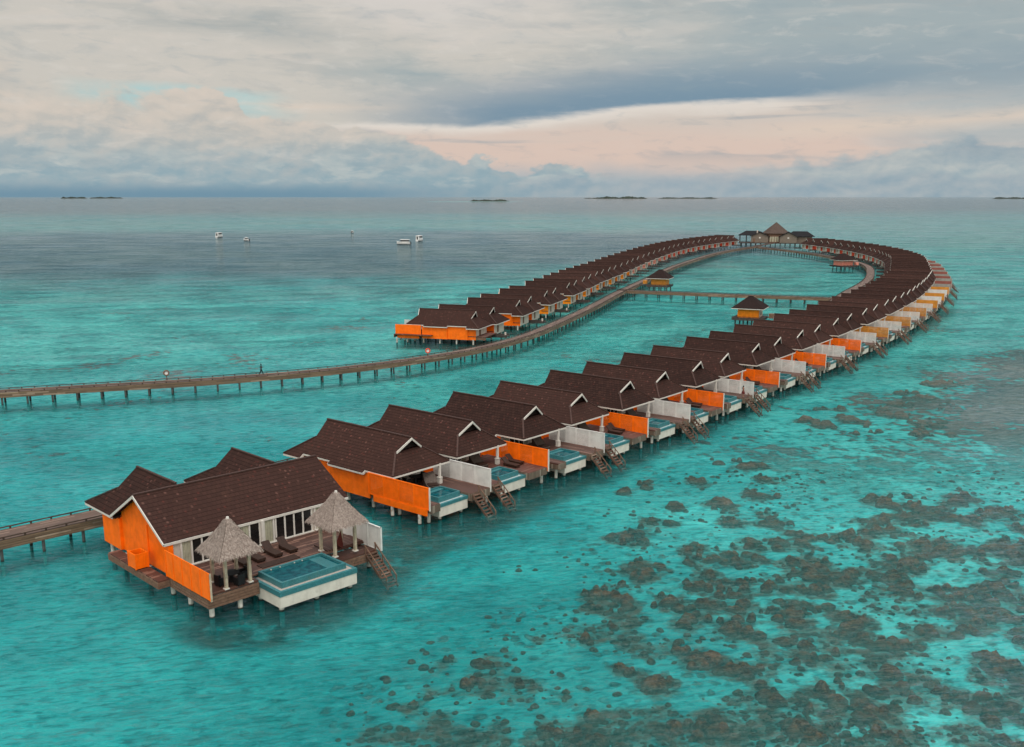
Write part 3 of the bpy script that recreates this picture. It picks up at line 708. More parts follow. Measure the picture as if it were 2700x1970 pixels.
def make_villa(kind, lod):
    root = thing('overwater_villa', 'x', 'villa')
    villa_roof(root)
    # coloured side walls, plaster ends
    w = MB()
    for s in (-1, 1):
        for x0, x1, yy in ((-13.9, -12.2, 3.35), (-12.2, -7.7, 3.55), (-7.7, -2.1, 3.80)):
            a, b = sorted((s * yy, s * (yy - .16)))
            w.box(x0, x1, a, b, 1.12, zr(yy) - .14)
        for x, y0, y1 in ((-12.2, 3.19, 3.39), (-7.7, 3.39, 3.64)):
            a, b = sorted((s * y0, s * y1)); w.box(x, x + .12, a, b, 1.12, zr(3.6) - .14)
    wo = w.build('side_wall', M['orange'], root)
    e = MB().box(-13.95, -13.8, -3.19, 3.19, 1.14, 4.2)
    e.build('end_wall', M['cream'], root)
    MB().box(-13.99, -13.955, .4, 1.5, 1.5, 3.7).build('entry_door', M['rail'], root)
    f = MB().box(-2.3, -2.15, -3.62, 3.62, 1.905, 4.1)
    f.build('front_wall', M['cream'], root)
    # glazed doors
    fr = MB(); gl = MB(); cu = []
    ys = (-3.0, -2.15, -1.3, -.45, .4, 1.25)
    for i, y in enumerate(ys): fr.box(-2.145, -2.05, y - .06, y + .06, 1.91, 3.9)
    fr.box(-2.145, -2.05, -3.06, 1.31, 3.9, 4.05)
    for i, (a, b) in enumerate(zip(ys, ys[1:])):
        if i in (0, 4): cu.append(MB().box(-2.145, -2.10, a + .06, b - .06, 1.98, 3.9))
        else: gl.box(-2.145, -2.10, a + .06, b - .06, 1.98, 3.9)
        fr.box(-2.145, -2.06, a + .06, b - .06, 1.91, 1.98)
    d = fr.build('glass_door', M['white'], root); gl.build('pane', M['glass'], d)
    for c_ in cu: c_.build('curtain', M['curtain'], d)
    MB().box(-2.145, -2.11, 2.0, 3.5, 2.0, 4.0).build('wall_panel', M['white'], root)
    # decks
    lo, hi = (-3.6, 4.56) if kind == 'A' else (-4.56, 4.9)
    dk = MB().box(-13.8, -2.2, -3.4, 3.4, 1.76, 1.9).box(-2.2, 2.58, -3.6 if kind == 'A' else -4.56, hi, 1.76, 1.9)
    dk.box(2.58, 6.2, 1.84, hi, 1.76, 1.9).box(2.58, 6.0, lo, -2.28, 1.76, 1.9)
    do = dk.build('deck', M['deck'] if kind == 'A' else M['deckred'], root)
    fb = MB().box(6.2, 6.25, 1.84, hi, 1.15, 1.87).box(6.0, 6.05, lo, -2.28, 1.15, 1.87).box(2.58, 6.2, 1.80, 1.84, 1.15, 1.87)
    fb.box(-2.0, 6.0, lo, lo + .04, 1.2, 1.75)
    fb.build('fascia_boards', M['fascia'], do)
    bm_ = MB()
    for y in (-3.2, 0.0, 3.2): bm_.box(-13.7, 1.9, y - .12, y + .12, 1.2, 1.755)
    bm_.build('joist', M['rail'], do)
    # shared way in from the jetty, between the two villas of a pair
    if kind == 'A':
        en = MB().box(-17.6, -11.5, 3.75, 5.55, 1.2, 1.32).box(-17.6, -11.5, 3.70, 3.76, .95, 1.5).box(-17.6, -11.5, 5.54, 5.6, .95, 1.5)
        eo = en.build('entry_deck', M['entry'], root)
        if not lod: MB().box(-16.9, -16.6, 3.9, 4.2, 1.33, 1.95).build('lantern', M['white'], eo)
    # screen on the far side
    lowz = 1.62
    segs = [(-1.6, .85, 'h', lowz + .2, 3.84), (.85, 2.35, 'v', lowz, 3.84), (2.35, 4.25, 'h', lowz, 3.84), (4.25, 6.35, 'v', lowz - .12, 3.84)]
    if kind == 'A': screen('privacy_screen', 4.60, [(a, b, k, z0, z1) for a, b, k, z0, z1 in segs], M['screenwhite'], root, lod)
    else: screen('privacy_screen', 4.95, segs, M['orange'], root, lod, post=True)
    # column
    c = MB().box(1.22, 1.44, 2.40, 2.62, 2.55, 3.98).box(1.13, 1.53, 2.31, 2.71, 1.9, 2.5).box(1.09, 1.57, 2.27, 2.75, 2.5, 2.56)
    c.build('column', M['white'], root)
    villa_pool(root, lod)
    if kind == 'A': stairs(1.98, 2.9, root)
    else: stairs(-3.75, -2.85, root, xs=6.05)
    ps = [(x, s * 3.25) for x in (-13.3, -9.6, -5.9, -2.2, 1.5) for s in (-1, 1)] + [(5.35, -1.7), (5.35, 1.25), (3.0, -1.7), (3.0, 1.25)]
    ps += [(5.6, 4.2), (5.3, -3.1)] if kind == 'A' else [(5.6, 4.72), (5.5, -4.1)]
    if lod:
        b = MB()
        for x, y in ps: b.tube((x, y, -1.35), (x, y, .45 if x in (5.35, 3.0) else 1.22), .16, n=6)
        b.build('foundation', M['pile'], root)
    else:
        for x, y in ps: pile(x, y, .17, .45 if x in (5.35, 3.0) else 1.22, parent=root)
    return root

proto = {(k, l): make_villa(k, l) for k in 'AB' for l in (0, 1)}
index_kids()

NEAR = [(-9.9,93.4),(-4.2,100.6),(2.7,108.3),(8.4,115.5),(15.2,123.7),(20.8,130.7),(27.2,139.2),(32.8,146.9),(39.9,156.8),(45.4,164.2),(51.8,173.3),(57.2,180.9),(63.8,190.8),(69.0,198.4),(75.6,208.3),(80.7,216.1),(86.9,226.2),(91.8,234.3),(97.5,244.0),(102.1,251.8),(107.5,261.9),(112.1,270.6),(117.5,281.1),(121.8,289.6),(126.9,299.9),(131.7,310.1),(136.7,320.8)]
FARIN = [(145.0,375.1),(152.8,398.9),(157.0,411.8),(162.5,434.4),(166.2,454.8),(168.8,475.2),(170.2,496.8),(170.8,520.0),(170.0,540.6),(168.6,562.4),(164.6,583.1)]
LEFTIN = [(-7.5,203.6),(-3.9,211.5),(1.8,226.4),(4.6,235.5),(9.0,249.8),(11.5,257.8),(16.0,273.4),(18.5,281.8),(21.7,294.0),(24.3,304.0),(27.4,315.7),(30.1,324.3),(33.4,335.4),(36.3,344.6),(39.9,357.6),(43.6,370.6),(47.1,384.0),(50.9,397.3),(55.0,411.4),(59.1,425.6),(63.4,439.6),(67.8,453.5),(71.9,467.0),(76.6,480.8),(81.0,494.2),(85.5,507.2),(90.1,519.0),(94.6,530.0),(99.2,540.2),(104.0,550.5),(109.0,560.6),(114.2,570.8),(119.6,581.0),(125.2,591.0),(131.0,600.5),(136.5,609.5)]
def smooth(P, w=3):
    out = []
    for i in range(len(P)):
        q = P[max(0, i - w):i + w + 1]; out.append((sum(a for a, _ in q) / len(q), sum(b for _, b in q) / len(q)))
    return out
def heading(P, i, w=3):
    a, b = P[max(0, i - w)], P[min(len(P) - 1, i + w)]
    return math.atan2(b[1] - a[1], b[0] - a[0])
def resample(P, first, pat):
    """points along polyline P with alternating steps"""
    out = []; s = first; k = 0; seg = []
    L = [0]
    for a, b in zip(P, P[1:]): L.append(L[-1] + math.hypot(b[0] - a[0], b[1] - a[1]))
    while s < L[-1]:
        i = max(j for j in range(len(L) - 1) if L[j] <= s); t = (s - L[i]) / (L[i + 1] - L[i])
        out.append((P[i][0] + (P[i + 1][0] - P[i][0]) * t, P[i][1] + (P[i + 1][1] - P[i][1]) * t))
        s += pat[k % 2]; k += 1
    return out
def catmull(P, n=8):
    out = []
    for i in range(len(P) - 1):
        p0, p1, p2, p3 = P[max(i - 1, 0)], P[i], P[i + 1], P[min(i + 2, len(P) - 1)]
        for k in range(n):
            t = k / n
            out.append(tuple(.5 * (2 * b + (c - a) * t + (2 * a - 5 * b + 4 * c - d) * t * t + (3 * b - a - 3 * c + d) * t ** 3) for a, b, c, d in zip(p0, p1, p2, p3)))
    out.append(P[-1]); return out
FARIN_S = smooth(catmull(FARIN, 6), 6)
FAROUT = []
for i, (x, y) in enumerate(FARIN_S):
    h = heading(FARIN_S, i) - math.pi / 2
    FAROUT.append((x + 12.77 * math.cos(h), y + 12.77 * math.sin(h)))
APEX = resample(smooth(catmull([NEAR[-2], NEAR[-1]] + FAROUT[6::6] + [FAROUT[-1]], 8), 4), 21.0, (9.5, 11.7))
OUT = NEAR + [p for p in APEX if p[1] > 329]
ONES = 'zeroth first second third fourth fifth sixth seventh eighth ninth tenth eleventh twelfth thirteenth fourteenth fifteenth sixteenth seventeenth eighteenth nineteenth'.split()
TENS = {2: 'twent', 3: 'thirt', 4: 'fort', 5: 'fift', 6: 'sixt'}
def nth(n):
    if n < 20: return ONES[n]
    return TENS[n // 10] + 'ieth' if n % 10 == 0 else TENS[n // 10] + 'y-' + ONES[n % 10]
def put_villa(kind, x, y, th, colour, scol, label, group):
    lod = 0 if math.hypot(x, y) < 265 else 1
    o = copy_tree(proto[kind, lod]); o.location = (x, y, 0); o.rotation_euler = (0, 0, th)
    tag(o, label, 'villa', group)
    PEND.append((o, colour, scol)); return o
PEND = []
VIL = []       # frames of the reef-side villas
Hs = smooth([(p[0], p[1]) for p in OUT], 2)
N_OUT = len(OUT)
for i, (x, y) in enumerate(OUT):
    th = heading(Hs, i, 3) - math.pi / 2
    if i < 6: th = R(-40) + (th - R(-40)) * i / 6
    kind = 'A' if i % 2 == 0 else 'B'
    k = i + 1
    col = 'orange' if k <= 12 else 'amber' if k <= 24 else 'brick' if k <= 38 else 'red'
    word = {'orange': 'orange', 'amber': 'ochre', 'brick': 'dull red', 'red': 'red'}[col]
    sw = 'white slatted' if kind == 'A' else word + ' slatted'
    if k <= 27: lab = f'brown-roofed villa with {sw} screen, {nth(k)} after the gazebo villa on the reef row'
    else: lab = f'brown-roofed villa with {word} walls on the reef row, {nth(N_OUT - i)} from the pyramid-roofed hall'
    VIL.append((x, y, th, kind))
    put_villa(kind, x, y, th, col, col if kind == 'B' else None, lab, 'villas along the reef-side row')
Ls = smooth(LEFTIN, 3)
for i, (x, y) in enumerate(LEFTIN):
    th = heading(Ls, i, 3) + math.pi / 2
    kind = 'B' if i % 2 == 0 else 'A'
    ox, oy = x + 12.77 * math.cos(th), y + 12.77 * math.sin(th)
    k = i + 1
    col = 'orange' if k <= 4 else 'amber2' if k <= 16 else 'pink' if k <= 22 else 'red'
    c = {'amber2': 'yellow'}.get(col, col)
    if i in (5, 9): c = 'orange'
    word = {'amber2': 'yellow-orange'}.get(col, col)
    lo_v = put_villa(kind, ox, oy, th, c, c if kind == 'B' else None, f'brown-roofed villa with {word} side wall, {nth(k)} from the free end of the lagoon row', 'villas along the lagoon row')
    if i == 0: LROOT = lo_v
bpy.context.view_layer.update()
index_kids()
for ch in list(kids(LROOT)):
    if ch.name.split('.')[0] == 'privacy_screen':
        for g in kids(ch): bpy.data.objects.remove(g)
        bpy.data.objects.remove(ch)
index_kids()
for ch in kids(LROOT):
    if ch.name.split('.')[0] in ('deck', 'pool', 'staircase', 'pile') and (ch.name.split('.')[0] != 'pile' or sum(v.co.x for v in ch.data.vertices) / len(ch.data.vertices) > 2): ch.location.x -= 2.35
nf = screen('privacy_screen', 3.95, [(-1.95, .0, 'h', 1.55, 3.84), (.0, 1.95, 'v', 1.55, 3.84), (1.95, 3.9, 'h', 1.55, 3.84)], M['orange'], LROOT, 1)
MB().box(-1.5, 3.5, 3.86, 4.04, 1.02, 1.54).build('beam', M['orange'], nf)
index_kids()
for o, c, s in PEND:
    for ch in kids(o):
        n = ch.name.split('.')[0]
        if n == 'side_wall': recolour(ch, M[c])
        if n == 'privacy_screen' and (s or c in ('brick', 'red')): recolour(ch, M[s or 'greyscreen'])
for p in proto.values():
    for ch in kids(p):
        for g in kids(ch): bpy.data.objects.remove(g)
        bpy.data.objects.remove(ch)
    bpy.data.objects.remove(p)

# the orange fence on the outer side of the first villa
x, y, th, _ = VIL[0]
def villa_pt(i, lx, ly, z=0.0):
    x, y, th, _ = VIL[i]; c, s = math.cos(th), math.sin(th)
    return (x + lx * c - ly * s, y + lx * s + ly * c, z)
def outer_fence(px, py, pz, sgn, label):
    f = thing('orange_fence', label, 'fence', (px, py, 0), pz)
    segs = [(-2.05, .15, 'h', 1.66, 3.84), (.15, 2.2, 'v', 1.66, 3.84), (2.2, 4.3, 'h', 1.66, 3.84), (4.3, 6.3, 'v', 1.66, 3.84)]
    screen('slat_panel', sgn * 3.98, segs, M['orange'], f, 0, post=True)
    a, b = sorted((sgn * 3.86, sgn * 4.06))
    MB().box(-1.3, 5.95, a, b, 1.05, 1.655).build('beam', M['orange'], f)
    for px_ in (4.9, 1.2): pile(px_, sgn * 3.9, .17, 1.05, parent=f)
    return f
outer_fence(x, y, th, -1, 'orange slatted fence over the water along the first standard villa')

# ------------------------------------------------------------------ things on the terraces
def lounger_proto(m):
    r = thing('sun_lounger', 'x', 'sun lounger')
    b = MB().box(-.25, 1.25, -.36, .36, .14, .32).box(-.55, -.25, -.36, .36, .14, .30)
    for px, py in ((-.45, -.3), (-.45, .3), (1.1, -.3), (1.1, .3)): b.box(px - .05, px + .05, py - .05, py + .05, 0, .14)
    b.build('seat', m, r)
    MB().quad((-.25, -.36, .32), (-.25, .36, .32), (-.86, .36, .86), (-.86, -.36, .86)).quad((-.22, -.36, .25), (-.22, .36, .25), (-.90, .36, .80), (-.90, -.36, .80)).quad((-.25, -.36, .32), (-.86, -.36, .86), (-.90, -.36, .80), (-.22, -.36, .25)).quad((-.25, .36, .32), (-.86, .36, .86), (-.90, .36, .80), (-.22, .36, .25)).quad((-.86, -.36, .86), (-.86, .36, .86), (-.9, .36, .8), (-.9, -.36, .8)).build('backrest', m, r)
    return r
def daybed_proto():
    r = thing('daybed', 'x', 'daybed')
    p = [(1.15, .28), (.5, .34), (0.0, .52), (-.45, .86), (-.85, 1.25)]
    b = MB()
    for (x0, z0), (x1, z1) in zip(p, p[1:]):
        b.quad((x0, -.62, z0), (x0, .62, z0), (x1, .62, z1), (x1, -.62, z1))
        for s in (-.62, .62): b.quad((x0, s, z0), (x1, s, z1), (x1 * .9, s, .05), (x0 * .9, s, .05))
    b.quad((-.85, -.62, 1.25), (-.85, .62, 1.25), (-.765, .62, .05), (-.765, -.62, .05)).quad((1.15, -.62, .28), (1.15, .62, .28), (1.03, .62, .05), (1.03, -.62, .05))
    b.build('shell', M['wickergrey'], r)
    MB().box(.1, 1.05, -.5, .5, .36, .44).build('cushion', M['wicker'], r)
    return r
def table_proto():
    r = thing('round_table', 'x', 'table')
    MB().tube((0, 0, .70), (0, 0, .74), .62, n=18).build('tabletop', M['black'], r)
    MB().tube((0, 0, 0), (0, 0, .70), .22, .14, n=10).build('base', M['black'], r)
    return r
def chair_proto():
    r = thing('wicker_chair', 'x', 'chair')
    MB().box(-.28, .28, -.28, .28, .12, .45).build('seat', M['black'], r)
    MB().box(-.34, -.28, -.30, .30, .12, .88).box(-.28, .24, .28, .34, .12, .66).box(-.28, .24, -.34, -.28, .12, .66).build('backrest', M['black'], r)
    for px in (-.24, .24):
        for py in (-.24, .24): MB().box(px - .03, px + .03, py - .03, py + .03, 0, .12).build('leg', M['black'], r)
    return r
P_L, P_D, P_T, P_C = lounger_proto(M['wicker']), daybed_proto(), table_proto(), chair_proto()
index_kids()
def place(p, loc, rz, label, cat, group):
    o = copy_tree(p); o.location = loc; o.rotation_euler = (0, 0, rz); tag(o, label, cat, group); return o
for i in range(0, 16):
    x, y, th, k = VIL[i]
    who = f'{nth(i + 1)} villa of the reef row'
    if k == 'B':
        for ly, w in ((2.75, 'pool'), (4.0, 'screen')):
            place(P_L, villa_pt(i, 2.3 + (.5 if w == 'pool' else 0), ly, 1.9), th, f'dark wicker lounger on the {w} side, terrace of the {who}', 'sun lounger', 'loungers on villa terraces')
    if i > 0: place(P_D, villa_pt(i, .25, .55, 1.9), th - .25, f'grey-brown curved daybed before the doors of the {who}', 'daybed', 'daybeds on villa terraces')
place(P_D, villa_pt(0, 1.5, 1.1, 1.9), VIL[0][2] - .5, 'grey-brown curved daybed beside the pool of the first standard villa', 'daybed', 'daybeds on villa terraces')
place(P_T, villa_pt(0, -.5, .9, 1.9), 0, 'dark round table under the roof edge of the first standard villa', 'table', None)
place(P_C, villa_pt(0, -.7, 1.9, 1.9), VIL[0][2] - 1.5, 'black wicker chair by the round table, first standard villa, screen side', 'chair', 'chairs on the first standard villa')
place(P_C, villa_pt(0, -.6, -.2, 1.9), VIL[0][2] + 1.5, 'black wicker chair by the round table, first standard villa, fence side', 'chair', 'chairs on the first standard villa')

# ------------------------------------------------------------------ the big two-gazebo villa (local frame: x = a along its ridge, y = -b away from the sea)
HX, HY, HT = -17.03, 67.12, R(45)
H = thing('large_overwater_villa', 'large villa with long shingle roof, orange end wall and rectangular pool, closest to camera', 'villa', (HX, HY, 0), HT)
def hp(a, b, z=0.0):
    c, s = math.cos(HT), math.sin(HT); return (HX + a * c + b * s, HY + a * s - b * c, z)
HRZ, HP = 7.0, 2.8 / 4.8
rb = 14.0
rf = MB(); fa = MB(); rc = MB()
for s in (-1, 1):
    y0, y1 = rb, rb + s * 4.8
    rf.sheet([(-4.3, y0, HRZ), (12.8, y0, HRZ), (12.8, y1, 4.2), (-4.3, y1, 4.2)], .14)
    fa.beam((-4.28, y1 + s * .03, 4.04), (12.78, y1 + s * .03, 4.04), .07, .2)
rc.beam((-4.3, rb, HRZ + .03), (12.8, rb, HRZ + .03), .24, .1)
ro = rf.build('roof', M['roof'], H); fa.build('fascia', M['white'], ro); rc.build('ridge_cap', M['ridge'], ro)
for s in (-1, 1):
    MB().beam((-4.34, rb - s * .04, HRZ - .12), (-4.34, rb + s * 4.84, 4.05), .07, .20).build('barge_board', M['white'], ro)
    MB().beam((12.76, rb - s * .04, HRZ - .28), (12.76, rb + s * 4.7, 3.9), .07, .22).build('barge_board', M['white'], ro)
for ac in (-.2, 9.0):                       # two rear wings, hipped
    w = MB(); fw = MB(); wc = MB(); wz = 6.9; pt = (wz - 4.05) / 3.9
    for s in (-1, 1):
        w.sheet([(ac, rb + 1.0, wz), (ac, 22.3, wz), (ac + s * 2.0, 22.0, wz - 2.0 * pt), (ac + s * 3.9, 24.5, 4.05), (ac + s * 3.9, 18.4, 4.05), (ac + s * 2.2, rb + 1.6, wz - 2.2 * pt)], .12)
        fw.beam((ac + s * 3.9, 24.5, 3.88), (ac + s * 3.9, 18.85, 3.88), .06, .17)
        wc.beam((ac + s * 2, 22.0, wz - 2 * pt + .05), (ac + s * 3.9, 24.5, 4.1), .18, .07)
    w.sheet([(ac - 2, 22.0, wz - 2 * pt), (ac + 2, 22.0, wz - 2 * pt), (ac + 3.9, 24.5, 4.05), (ac - 3.9, 24.5, 4.05)], .12)
    wc.beam((ac, rb + 1, wz + .03), (ac, 22.3, wz + .03), .2, .1)
    fw.beam((ac - 3.9, 24.53, 3.88), (ac + 3.9, 24.53, 3.88), .06, .17)
    wo = w.build('wing_roof', M['roof'], H); fw.build('fascia', M['white'], wo); wc.build('ridge_cap', M['ridge'], wo)
    v = MB().quad((ac - 2, 21.6, wz - 2 * pt), (ac + 2, 21.6, wz - 2 * pt), (ac, 21.6, wz - .05))
    v.build('gable_vent', M['vent'], wo)
# orange end walls: gable wall, set-forward rear wall
g = MB()
def gable(x0, x1, ya, yb, zb):
    pts = [(ya, zb), (yb, zb)]
    top = lambda y: HRZ - HP * abs(y - rb) - .16
    pts += [(yb, top(yb))] + ([(rb, top(rb))] if ya < rb < yb else []) + [(ya, top(ya))]
    n = len(pts); i = len(g.v)
    g.v += [(x0, y, z) for y, z in pts] + [(x1, y, z) for y, z in pts]
    g.f.append(tuple(range(i, i + n))); g.f.append(tuple(range(i + 2 * n - 1, i + n - 1, -1)))
    for k in range(n): g.f.append((i + k, i + (k + 1) % n, i + n + (k + 1) % n, i + n + k))
gable(-3.75, -3.55, 9.62, 17.88, 1.3)
g.box(-3.95, -3.56, 9.20, 9.62, 1.3, 4.0)
g.box(-4.0, -3.8, 17.88, 21.2, 1.3, 4.02).box(-3.8, -3.3, 17.88, 18.0, 1.3, 4.3).box(-3.8, -3.3, 21.05, 21.2, 1.3, 4.0)
g.build('end_wall', M['orange'], H)
MB().box(12.3, 12.5, 9.3, 18.6, 1.3, 4.1).build('end_wall', M['orange'], H)
MB().box(-3.3, 12.3, 22.75, 22.9, 1.15, 3.9).build('entry_wall', M['cream'], H)
MB().tube((-3.80, 13.1, 2.4), (-3.80, 13.1, 4.6), .07, n=8).build('drain_pipe', M['orange'], H)
bx = MB()
for q in ((-5.4, -5.32, 12.0, 13.3), (-4.45, -4.37, 12.0, 13.3), (-5.32, -4.45, 12.0, 12.08), (-5.32, -4.45, 13.22, 13.3)): bx.box(*q, 1.6, 2.8)
for px, py in ((-5.43, 11.97), (-5.43, 13.25), (-4.42, 11.97)): bx.box(px, px + .1, py, py + .1, 1.56, 2.84)
bo = bx.build('machine_enclosure', M['orange'], H); MB().box(-5.3, -4.47, 12.1, 13.2, 1.62, 2.2).build('machine', M['vent'], bo)
# front wall and its doors
MB().box(-3.55, 12.3, 9.3, 9.45, 1.905, 4.05).build('front_wall', M['cream'], H)
def doors(a0, n, w, kinds):
    fr = MB(); gl = MB(); cu = MB()
    for i in range(n + 1): fr.box(a0 + i * w - .07, a0 + i * w + .07, 9.20, 9.295, 1.95, 3.92)
    fr.box(a0 - .07, a0 + n * w + .07, 9.18, 9.295, 3.92, 4.05).box(a0 - .1, a0 + n * w + .1, 9.02, 9.295, 1.905, 1.98)
    for i, k in enumerate(kinds):
        x0, x1 = a0 + i * w + .07, a0 + (i + 1) * w - .07
        if k == 'c':
            for j in range(6):
                xa = x0 + (x1 - x0) * j / 6; cu.box(xa, xa + (x1 - x0) / 7.5, 9.24 + .02 * (j % 2), 9.29, 1.98, 3.92)
        else: gl.box(x0, x1, 9.25, 9.29, 1.98, 3.92)
    d = fr.build('glass_door', M['white'], H); gl.build('pane', M['glass'], d)
    if cu.v: cu.build('curtain', M['curtain'], d)
doors(-2.9, 4, .86, 'cggg'); doors(1.15, 3, .93, 'ccg'); doors(4.35, 1, .9, 'c'); doors(5.45, 4, .88, 'gggg'); doors(9.3, 2, .95, 'cg')
MB().box(4.02, 4.24, 9.0, 9.29, 1.905, 4.05).build('pilaster', M['white'], H)
# decks
d = MB().box(-4.2, 10.6, 3.95, 9.3, 1.76, 1.9).box(-4.2, -.12, 2.75, 3.95, 1.76, 1.9).box(7.0, 10.6, 2.3, 3.95, 1.5, 1.64)
do = d.build('deck', M['deck'], H)
fb = MB()
for i in range(4):
    z0 = .82 + i * .235
    fb.box(-4.26, -4.2, 2.70, 9.2, z0, z0 + .2).box(-4.26, -.12, 2.68, 2.75, z0, z0 + .2)
    if i < 3: fb.box(7.0, 10.66, 2.24, 2.30, z0, z0 + .2).box(10.6, 10.66, 2.3, 9.2, z0, z0 + .2)
fb.build('side_boards', M['rail'], do)
st = MB()
for i in range(3): st.box(-2.9 + .01 * i, -.5, 2.45 - i * .02, 2.66, 1.18 + i * .22, 1.25 + i * .22)
MB().box(7.0, 10.5, 4.05, 6.0, 1.905, 2.0).build('deck_step', M['deckred'], do)
MB().box(1.3, 4.7, 4.5, 5.4, 1.905, 1.96).build('duckboard', M['wicker'], do)
ld = MB().box(-5.2, -4.28, 8.7, 17.6, 1.38, 1.5)
lo_ = ld.build('lower_deck', M['deck'], H)
lb = MB()
for i in range(3): lb.box(-5.26, -5.2, 8.64, 17.6, .9 + i * .17, 1.05 + i * .17).box(-5.2, -4.28, 8.64, 8.70, .9 + i * .17, 1.05 + i * .17)
lb.build('side_boards', M['rail'], lo_)
# orange solid fence, white screen
f = MB().box(-4.33, -4.27, 2.15, 9.15, 1.62, 3.72)
fo = f.build('orange_fence_panel', M['orange'], H)
p = MB()
for y in (2.2, 3.6, 5.0, 6.4, 7.8, 9.0): p.box(-4.37, -4.33, y - .05, y + .05, 1.62, 3.72)
p.build('batten', M['orange'], fo); MB().box(-4.36, -4.24, 2.06, 2.145, 1.6, 3.74).build('end_post', M['post'], fo)
s = MB()
for y0, y1 in ((1.6, 3.35), (3.35, 5.2), (5.2, 7.2), (7.2, 9.1)): s.box(10.52, 10.58, y0 + .05, y1 - .05, 1.75, 3.65).box(10.47, 10.63, y0 - .05, y0 + .05, 1.70, 3.72)
s.box(10.48, 10.62, 1.55, 9.1, 3.65, 3.72).box(10.48, 10.62, 1.55, 9.1, 1.69, 1.75)
s.build('white_screen', M['screenwhite'], H)
# pool
po = MB().box(0, 6.88, 0, 3.8, .4, 1.28).build('pool', M['render'], H)
rm = MB()
for q in ((-.04, 6.92, -.04, .22), (-.04, .22, .22, 3.84), (6.66, 6.92, .22, 3.84)): rm.box(*q, 1.283, 1.68)
rm.build('rim_band', M['tile'], po); MB().box(.22, 6.66, .22, 3.8, 1.283, 1.655).build('pebble_ledge', M['pebble'], po)
t = MB()
for q in ((.5, 6.3, .55, .75), (.5, 6.3, 3.65, 3.85), (.5, .7, .75, 3.65), (6.1, 6.3, .75, 3.65)): t.box(*q, 1.657, 2.1)
t.build('tank', M['tile'], po); MB().box(.7, 6.1, .75, 3.65, 1.657, 1.93).build('water', M['pwater'], po)
MB().box(4.9, 5.9, .8, 3.6, 1.85, 1.945).build('step', M['tile'], po)
li = MB()
for a in (1.5, 2.3, 3.6, 4.3): li.tube((a, 3.648, 2.02), (a, 3.60, 2.02), .05, n=8)
li.build('pool_lamp', M['white'], po)
stairs_par = thing('x', 'x', 'x'); 
def house_stairs():
    o = stairs(-.5, .5, H, xs=0, z0=1.64, rails=(0, 1), steps=12, run=2.9, drop=2.2)
    o.location = (9.95, 2.28, 0); o.rotation_euler.z = -math.pi / 2
house_stairs(); bpy.data.objects.remove(stairs_par)
for a, y in ((-3.9, 3.0), (-1.6, 3.0), (-3.9, 6.2), (-3.9, 9.0), (-1.6, 6.2), (.6, 4.6), (1.5, 7), (4.6, 4.7), (4.6, 8), (7.4, 2.7), (10.2, 2.9), (10.2, 6), (10.2, 9), (-3.9, 13), (-4.0, 17.2), (-3.6, 20.6), (1, 12), (5, 12), (9, 12), (1, 18), (5, 18), (9, 18), (4, 22), (8, 22), (12, 22), (12, 18), (12, 12)):
    pile(a, y, .19, .85 if y < 10 else 1.2, parent=H)
for a, y in ((.35, .45), (3.4, .45), (6.5, .45), (.35, 3.3), (6.5, 3.3)): pile(a, y, .2, .41, parent=H)

